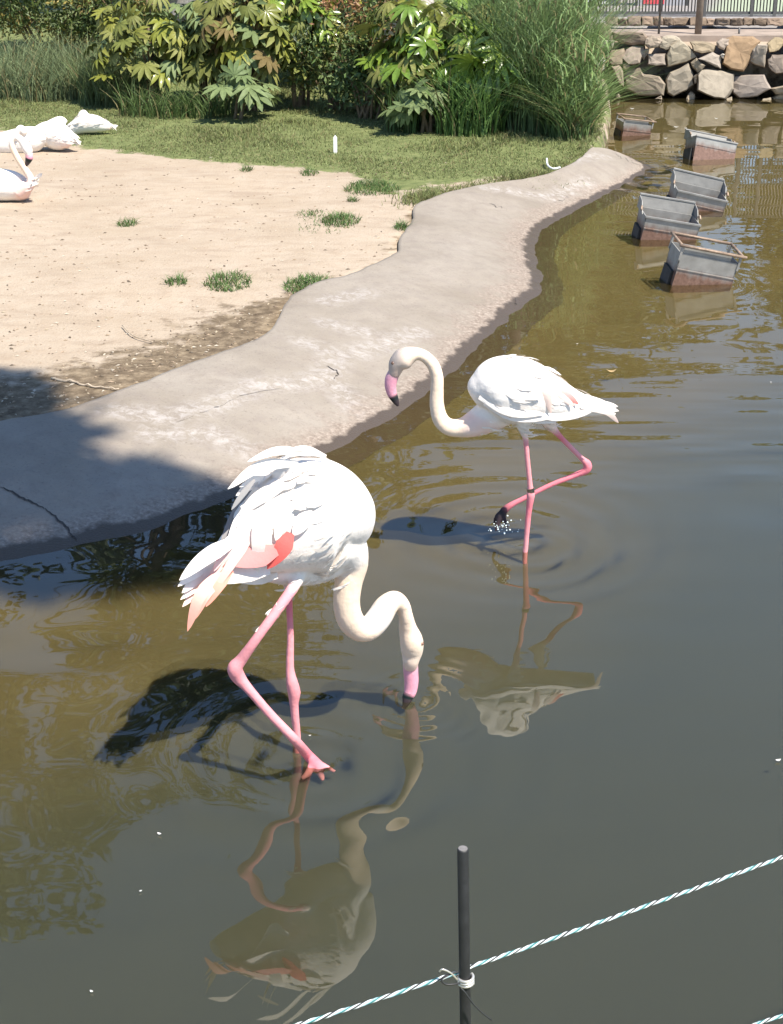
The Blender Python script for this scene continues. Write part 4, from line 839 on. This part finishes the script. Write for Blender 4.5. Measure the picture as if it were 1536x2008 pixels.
# --- flamingos resting on the sand
def resting(label, base_px, trunk, extra=(), bill=None, belly=True):
    Yg = float(G(*base_px, LZ)[1]); b = Bird('flamingo', tuple(G(*base_px, LZ)), label, lambda px: Yg, 'flamingos resting on the sand')
    b.limb(trunk, 8, 20)
    for e_ in extra: b.limb(e_, 8, 14)
    b.finish(.0065); xs_ = b.co[:, 0]; zt_ = P(base_px[0], trunk[2][1], Yg)[2]
    b.coverts(b.co[np.argmin(xs_)], b.co[np.argmax(xs_)], lambda c: c[:, 2] < zt_+.04, 150, .07, WHT, 'wing', .3)
    if bill: b.bill(bill)
SOFT = (.84, .58, .50)
resting('resting flamingo with pink breast, neck raised and black tipped bill hanging', (10, 396), [(-90, 372, 10, 0, WHT, 1.5), (-60, 366, 22, 0, WHT), (-20, 362, 31, 0, WHT), (20, 364, 30, 0, WHT), (46, 372, 23, 0, SOFT), (60, 377, 13, 0, SOFT)],
    [[(40, 372, 20, -.03, SOFT), (58, 364, 10, -.06, SOFT), (60, 350, 7.8, -.06, (.84, .70, .62)), (48, 330, 6.8, -.06, CRM), (34, 308, 6.4, -.06, CRM), (25, 290, 6.2, -.06, CRM), (23, 276, 6.2, -.06, WHT), (31, 268, 6.6, -.06, WHT), (43, 276, 8, -.06, WHT), (53, 291, 10, -.06, WHT), (57, 302, 8, -.06, (.84, .70, .64))]],
    [(57, 300, 8, -.06, (.84, .66, .62)), (57.5, 308, 7.4, -.06, BEAK), (57, 311, 7.2, -.06, DRK), (54, 319, 5, -.06, DRK), (49, 328, 1.6, -.06, DRK)])
resting('resting white flamingo with head tucked on its back behind the raised neck', (20, 304), [(-40, 290, 8, .15, WHT), (-10, 284, 18, .15, WHT), (25, 280, 25, .15, WHT), (60, 274, 26, .15, WHT), (80, 270, 20, .15, WHT), (95, 270, 10, .15, WHT)], [[(30, 270, 8, .05, WHT), (36, 258, 7.5, .05, WHT), (42, 253, 8, .05, WHT), (50, 262, 7, .05, WHT)]])
resting('resting white flamingo with rounded pinkish flank lying closest to the turf', (118, 297), [(70, 262, 14, .05, WHT), (92, 262, 24, .05, WHT), (115, 268, 27, .03, WHT), (133, 276, 20, 0, BLUSH), (141, 284, 12, 0, BLUSH)], [[(95, 250, 12, .1, WHT), (108, 240, 9, .1, WHT), (120, 236, 8, .1, WHT), (130, 242, 6, .1, WHT)]])
resting('resting white flamingo with pale pink tail lying on the grass', (180, 264), [(128, 258, 6, 0, WHT), (145, 252, 13, 0, WHT), (165, 243, 18, 0, WHT), (188, 243, 17, 0, WHT), (205, 247, 11, 0, WHT), (218, 250, 5, 0, SOFT)], [[(158, 238, 8, 0, WHT), (160, 225, 6.5, 0, WHT), (165, 222, 6.5, 0, WHT), (172, 232, 6, 0, WHT)]])

# ------------------------------------------------------------------ feeding troughs in the pond
def trough(px, py, wpx, yaw, roll, pitch, sink, open_top, label, hr=.46):
    c = G(px, py, 0); W = wpx*depth(c)/F; D = W*.55; Hh = W*hr
    e = empty('feeding_trough', (c[0], c[1]+D*.4, -sink), (pitch, roll, yaw)); tag(e, label, 'trough', 'metal feeding troughs in the pond')
    def part(nm, mb, mt, sm=False): return mb.obj(nm, MAT[mt], e, sm, False)
    t = .006; fl = .03
    def wallq(a, b):                                                    # a wall plate between two lower and two upper corners, with thickness
        (x0, y0), (x1, y1) = a, b; mb = MB(); ox, oy = (y1-y0), -(x1-x0); L = math.hypot(ox, oy); ox, oy = ox/L*t, oy/L*t
        k = 1+fl*2; v = []
        for (sx, sy, z) in ((x0, y0, 0), (x1, y1, 0), (x1*k, y1*k, Hh), (x0*k, y0*k, Hh)): v += [(sx, sy, z), (sx-ox, sy-oy, z)]
        mb.add(v, [(0, 2, 4, 6), (1, 7, 5, 3), (0, 1, 3, 2), (2, 3, 5, 4), (4, 5, 7, 6), (6, 7, 1, 0)]); return mb
    hw, hd = W/2*.94, D/2
    part('front_plate', wallq((-hw, -hd), (hw, -hd)), 'galvanised'); part('side_plate', wallq((hw, -hd), (hw, hd)), 'galvanised')
    part('back_plate', wallq((hw, hd), (-hw, hd)), 'galvanised'); part('side_plate', wallq((-hw, hd), (-hw, -hd)), 'galvanised')
    mb = MB(); mb.add(*box(-hw+t, hw-t, -hd+t, hd-t, .004, .012)); part('floor_plate', mb, 'galvanised')
    mb = MB(); mb.add(*box(-hw*1.12, -hw*1.0-.004, -hd*.7, hd*.8, -.05, Hh*.42)); part('float_block', mb, 'dark_plate')
    mb = MB(); mb.add(*box(-hw*1.03, hw*1.03, -hd-.014, -hd-.008, -.06, Hh*.55)); part('skirt_plate', mb, 'galvanised')
    mb = MB(); mb.add(*box(-hw*1.03, hw*1.03, -hd-.018, -hd-.008, Hh*.55, Hh*.55+.005)); part('seam', mb, 'galvanised')
    if open_top:
        r = W*.024; zt = Hh+W*.13; k = 1.10; X, Y0, Y1 = hw*k, -hd*1.15, hd*1.25
        for a, b, nm in (((-X-.015, Y0), (X+.02, Y0), 'rim_tube'), ((-X, Y1), (X, Y1), 'rim_tube'), ((-X, Y0), (-X, Y1), 'rim_tube'), ((X, Y0), (X, Y1), 'rim_tube')):
            mb = MB(); mb.add(*tube([(*a, zt), ((a[0]+b[0])/2, (a[1]+b[1])/2, zt), (*b, zt)], r, 10)); part(nm, mb, 'tube_rust', True)
        for sx in (-1, 1):
            for sy in (-1, 1):
                mb = MB(); mb.add(*box(sx*hw*1.05-.006, sx*hw*1.05+.006, sy*hd*1.05-.006, sy*hd*1.05+.006, Hh*.8, zt-r*.5)); part('bracket', mb, 'galvanised')
        mb = MB(); mb.add(*box(-hw*.96, hw*.75, -hd*.98, -hd*.98+.005, Hh*.9, zt-r)); part('inner_plate', mb, 'galvanised')
    else:
        k = 1+fl*2+.02; zr = Hh+D*.36; mb = MB()
        v = [(-hw*k, hd*k, Hh-.012), (hw*k, hd*k, Hh-.012), (hw*k, hd*k+.035, zr), (-hw*k, hd*k+.035, zr)]; v += [(a, b+.006, z) for a, b, z in v]
        mb.add(v, [(0, 1, 2, 3), (4, 7, 6, 5), (0, 4, 5, 1), (1, 5, 6, 2), (2, 6, 7, 3), (3, 7, 4, 0)]); bb = part('back_board', mb, 'lid_metal')
        mb = MB(); mb.add(*box(-hw*k, hw*k, hd*k+.028, hd*k+.046, zr-.004, zr+.004)); part('rolled_edge', mb, 'galvanised').parent = bb
        mb = MB(); mb.add(*box(-hw*1.07, hw*1.07, -hd*1.08-.006, -hd*1.08+.006, Hh-.006, Hh+.004)); part('front_lip', mb, 'galvanised')
        for sx in (-1, 1):
            mb = MB(); x_ = sx*hw*1.07; v = [(x_, -hd*.3, Hh-.01), (x_, hd*k+.03, Hh-.01), (x_, hd*k+.035, zr-.006), (x_, hd*.55, zr-.02)]; v += [(a+sx*.004, b, z) for a, b, z in v]
            mb.add(v, [(0, 1, 2, 3), (4, 7, 6, 5), (0, 4, 5, 1), (1, 5, 6, 2), (2, 6, 7, 3), (3, 7, 4, 0)]); part('cheek', mb, 'galvanised')
            mb = MB(); mb.add(*tube(catmull([(x_, hd*.1, Hh+.004), (x_*1.05, hd*.05, Hh+.03), (x_*1.07, -hd*.2, Hh+.012)], 4), .006, 7)); part('hook', mb, 'tube_rust', True)
    return e
rad = math.radians
trough(1367, 556, 122, rad(7), rad(12), rad(6), .035, True, 'tilted feeding trough with rusty tube rim, standing clear in open water', .58)
trough(1305, 468, 112, rad(4), rad(10), rad(6), .03, False, 'grey open trough with rusty base just behind the near tube rimmed one')
trough(1362, 412, 104, rad(3), rad(13), rad(8), .04, False, 'low open trough between the two other rimless troughs')
trough(1393, 312, 88, rad(9), rad(12), rad(-14), .03, False, 'pale grey rimless trough out beyond the path tip towards the boulder wall')
trough(1240, 265, 62, rad(17), rad(8), rad(6), .03, True, 'tube rimmed trough with rusty front beside the grassy point', .5)

# ------------------------------------------------------------------ rope fence on the near bank
PY = 1.40
top = P(908, 1664, PY); low = P(913, 2008, PY); dirp = (low-top)/(top[2]-low[2])
def stake_at(q_top, lab, d_=dirp, grp=None):
    bot = q_top + d_*(q_top[2]-.25); e = empty('fence_stake', tuple(bot)); tag(e, lab, 'stake', grp)
    pth = [bot, bot*.5+q_top*.5, q_top-np.array([0, 0, .0015]), q_top]
    v, f = tube(pth, [.0063, .0063, .0063, .0054], 20); rod = mesh_obj('rod', v, f, MAT['black_rod'], e)
    v, f = tube([q_top-np.array([0, 0, .0006]), q_top+np.array([0, 0, .0006])], [.0054, .0050], 20); mesh_obj('rod_end', v, f, MAT['rod_end'], rod, False); return bot
stake_at(top, 'black rod stake with wire binding that carries the twine')
K = P(912, 1912, PY); Rr = G(1536, 1669, K[2]); Ll = G(576, 2010, K[2])
RE = K+(Rr-K)*4.0; LE = K+(Ll-K)*2.6
K2 = P(913, 2200, PY); R2 = G(1536, 1981, K2[2]); RE2 = K2+(R2-K2)*4.0; LE2 = K2+(LE-K)
for q, lab in ((RE, 'black rod stake at the right hand end of the twine'), (LE, 'black rod stake at the left hand end of the twine')): stake_at(np.array([q[0], q[1], top[2]]), lab)
def twine(pts, label):
    e = empty('twine', tuple(pts[0])); tag(e, label, 'twine', 'twine strung between the stakes')
    pts = np.array(pts); n = int(np.linalg.norm(np.diff(pts, axis=0), axis=1).sum()/.0022)
    s = np.r_[0, np.cumsum(np.linalg.norm(np.diff(pts, axis=0), axis=1))]; t = np.linspace(0, s[-1], n); base = np.stack([np.interp(t, s, pts[:, q]) for q in range(3)], 1)
    sag = np.zeros(n)
    for a, b in zip(s[:-1], s[1:]): k = (t >= a) & (t <= b); u = (t[k]-a)/(b-a); sag[k] = -.022*(b-a)*4*u*(1-u)*.5
    base[:, 2] += sag; T = np.gradient(base, axis=0); T /= np.linalg.norm(T, axis=1)[:, None]; S_ = np.cross(T, np.array([0, 0, 1.])); S_ /= np.linalg.norm(S_, axis=1)[:, None]; U_ = np.cross(S_, T)
    for k, mt in enumerate(('twine_white', 'twine_black', 'twine_white', 'twine_teal', 'twine_blue')):
        a = 2*math.pi*(t/.034)+k*2*math.pi/5+.5*np.sin(t*9); r_ = .0013*(1+.2*np.sin(t*37+k))
        v, f = tube(base+S_*(np.cos(a)*r_)[:, None]+U_*(np.sin(a)*r_)[:, None], (.0011 if 'white' in mt else .00095), 5); mesh_obj('strand', v, f, MAT[mt], e)
Kf = K+np.array([0, -.0085, .0015])
twine([LE, K+np.array([-.008, .004, 0]), K+np.array([.006, .009, .004]), RE], 'upper white teal and black twisted twine tied to the stake')
twine([LE2, K2+np.array([0, .009, 0]), RE2], 'lower twisted twine that only shows a short end below the upper one')
# wire binding
e = empty('wire_binding', tuple(K)); tag(e, 'silver wire wrapped three times round the black stake with loose ends', 'wire')
ax = -dirp/np.linalg.norm(dirp); c0 = P(914, 1922, PY)
th = np.linspace(0, 2*math.pi*3.1, 110); q = np.stack([np.cos(th)*.0082, np.sin(th)*.0082, np.linspace(-.0055, .0055, 110)], 1)
v, f = tube(c0+q[:, 0:1]*np.array([1, 0, 0])+q[:, 1:2]*np.array([0, 1., 0])+q[:, 2:3]*ax, .0017, 8); mesh_obj('coil', v, f, MAT['steel_wire'], e)
def wire(px, r, mt, nm, off=-.010):
    a = catmull([P(x_, y_, PY+off+o_) for x_, y_, o_ in px], 8); v, f = tube(a, r, 7); mesh_obj(nm, v, f, MAT[mt], e)
wire([(897, 1921, 0), (884, 1908, -.004), (869, 1901, -.006), (862, 1905, -.004)], .0011, 'steel_wire', 'wire_end')
wire([(900, 1905, .004), (880, 1912, -.003), (866, 1921, -.006), (874, 1930, -.006), (890, 1930, -.004), (902, 1928, 0)], .0012, 'black_wire', 'wire_loop')
wire([(903, 1936, -.002), (912, 1946, -.004), (928, 1968, -.006), (948, 1988, -.008), (964, 2000, -.008)], .0010, 'black_wire', 'wire_tail')

# ------------------------------------------------------------------ small things
def bits(name, label, pts, size, cols, flat=.25, kind='stuff', cat='litter'):
    mb = MB()
    for (x_, y_, z_) in pts:
        a = random.uniform(0, 6.28); L = size*random.uniform(.5, 1.6); w_ = L*random.uniform(.2, .6); c = random.choice(cols); dx, dy = math.cos(a), math.sin(a); h = L*flat
        mb.add([(x_-dx*L/2, y_-dy*L/2, z_), (x_+dy*w_/2, y_-dx*w_/2, z_+h*.3), (x_+dx*L/2, y_+dy*L/2, z_+h*random.uniform(0, .6)), (x_-dy*w_/2, y_+dx*w_/2, z_+h*.3), (x_, y_, z_+h)], [(0, 1, 4), (1, 2, 4), (2, 3, 4), (3, 0, 4), (3, 2, 1, 0)], c)
    o = mb.obj(name, MAT['paint'], None, False); tag(o, label, cat, kind=kind); return o
cq = np.array([G(a_, b_, LZ)[:2] for a_, b_ in zip(rng.uniform(0, 900, 4200), rng.uniform(300, 840, 4200))])
kp = in_poly(cq[:, 0], cq[:, 1], land) & (rng.random(4200) < np.where(dist_line(cq[:, 0], cq[:, 1], litter_line) < .35, .95, .35)); cq = cq[kp]
pts = np.column_stack([cq, hlook(cq[:, 0], cq[:, 1])]).tolist()
bits('ground_litter', 'scattered straw, chips and grit on the sandy shore', pts, .019, [(.26, .19, .12), (.17, .12, .08), (.36, .29, .20), (.12, .09, .06), (.42, .36, .28), (.30, .22, .15)])
tw = catmull([on for on in [np.array([*G(x_, y_, LZ)[:2], LZ+.015]) for x_, y_ in [(100, 748), (145, 756), (190, 765), (235, 770)]]], 6)
v, f = tube(tw+rng.normal(0, .002, tw.shape), np.linspace(.006, .003, len(tw)), 7); o = mesh_obj('twig', v, f, MAT['twig']); tag(o, 'pale dry twig lying on the sand near the shaded path', 'twig')
v, f = tube(catmull([np.array([*G(x_, y_, LZ)[:2], gz(*G(x_, y_, LZ)[:2])+.012]) for x_, y_ in [(240, 640), (262, 660), (300, 672)]], 5), .0025, 6); o = mesh_obj('twig', v, f, MAT['twig']); tag(o, 'short bent twig on the bare sand by the dry litter', 'twig')
c = G(658, 300, LZ); mb = MB(); mb.add(*box(c[0]-.014, c[0]+.014, c[1]-.004, c[1]+.004, LZ-.02, LZ+.115)); mb.add([(c[0]-.014, c[1]-.004, LZ+.115), (c[0]+.014, c[1]-.004, LZ+.115), (c[0]+.014, c[1]+.004, LZ+.115), (c[0]-.014, c[1]+.004, LZ+.115), (c[0], c[1], LZ+.135)], [(0, 1, 4), (1, 2, 4), (2, 3, 4), (3, 0, 4)])
o = mb.obj('plant_marker', MAT['white_plastic'], None, False); tag(o, 'small white plastic marker standing in the turf', 'marker')
a = catmull([np.array([*G(x_, y_, LZ)[:2], LZ+z_]) for x_, y_, z_ in [(1072, 322, .04), (1074, 332, .03), (1084, 339, .03), (1098, 337, .03)]], 6); v, f = tube(a, .007, 7); o = mesh_obj('hose_end', v, f, MAT['white_plastic']); tag(o, 'pale curved hose end poking out of the turf by the path', 'hose')
def floaty(px, py, s, col, lab, curl=.5):
    c = G(px, py, .003); mb = MB(); n = 7; a0 = random.uniform(-.6, .6); ca, sa = math.cos(a0), math.sin(a0); V_ = []; 
    for i in range(n):
        t = i/(n-1); w_ = s*.28*math.sin(math.pi*(t*.9+.05)); x_ = (t-.5)*s; z_ = curl*s*((t-.5)**2)
        for q in (-1, 0, 1): V_.append((c[0]+x_*ca-q*w_*sa, c[1]+x_*sa+q*w_*ca, .004+z_+abs(q)*w_*.3))
    F_ = [(i*3+q, i*3+q+1, i*3+q+4, i*3+q+3) for i in range(n-1) for q in (0, 1)]
    o = mesh_obj('floating_leaf' if col[0] < .6 else 'floating_feather', V_, F_, MAT['feather'], None, True, [col]*len(V_)); tag(o, lab, 'leaf' if col[0] < .6 else 'feather', 'bits floating on the pond')
floaty(1199, 730, .045, (.45, .32, .16), 'curled brown leaf floating in open water behind the striding flamingo', 1.2)
for px, py, s, lab in ((1132, 675, .016, 'tiny pale feather floating between the path and the curled leaf'), (1512, 750, .014, 'tiny white fluff floating in open water right of the curled leaf'), (1526, 1492, .022, 'small white feather floating far out in the calm grey water'), (313, 1636, .016, 'white fluff floating left of the drinking bird reflection'), (276, 1748, .010, 'tiny white speck floating below the white fluff'), (180, 1945, .012, 'small pale fluff floating well left of the twine'), (608, 1443, .010, 'white droplet of fluff beside the drinking bird legs'),
    (1326, 250, .06, 'white feather floating in front of the boulder wall beyond the troughs'), (1405, 233, .05, 'white feather floating close under the boulder wall'), (1345, 252, .04, 'small white feather next to the larger one beyond the troughs'), (1305, 272, .05, 'white feather floating behind the tube rimmed far trough'), (1240, 214, .06, 'pale feather on the water by the grassy point')):
    floaty(px, py, s*.7, (.72, .70, .66), lab, .9)
mb = MB(); bm = bmesh.new(); bmesh.ops.create_icosphere(bm, subdivisions=1, radius=1); iv = [np.array(v.co) for v in bm.verts]; iF = [tuple(v.index for v in f.verts) for f in bm.faces]; bm.free()
for k in range(38):
    c = P(random.gauss(988, 14), random.gauss(1033, 7), YB+.02+random.uniform(-.04, .03)); c[2] = max(.001, c[2]); r = random.uniform(.001, .0034); mb.add([c+v*r for v in iv], iF)
tag(mb.obj('water_splash', MAT['droplet']), 'little splash of droplets round the lifted dark foot', 'splash', kind='stuff')
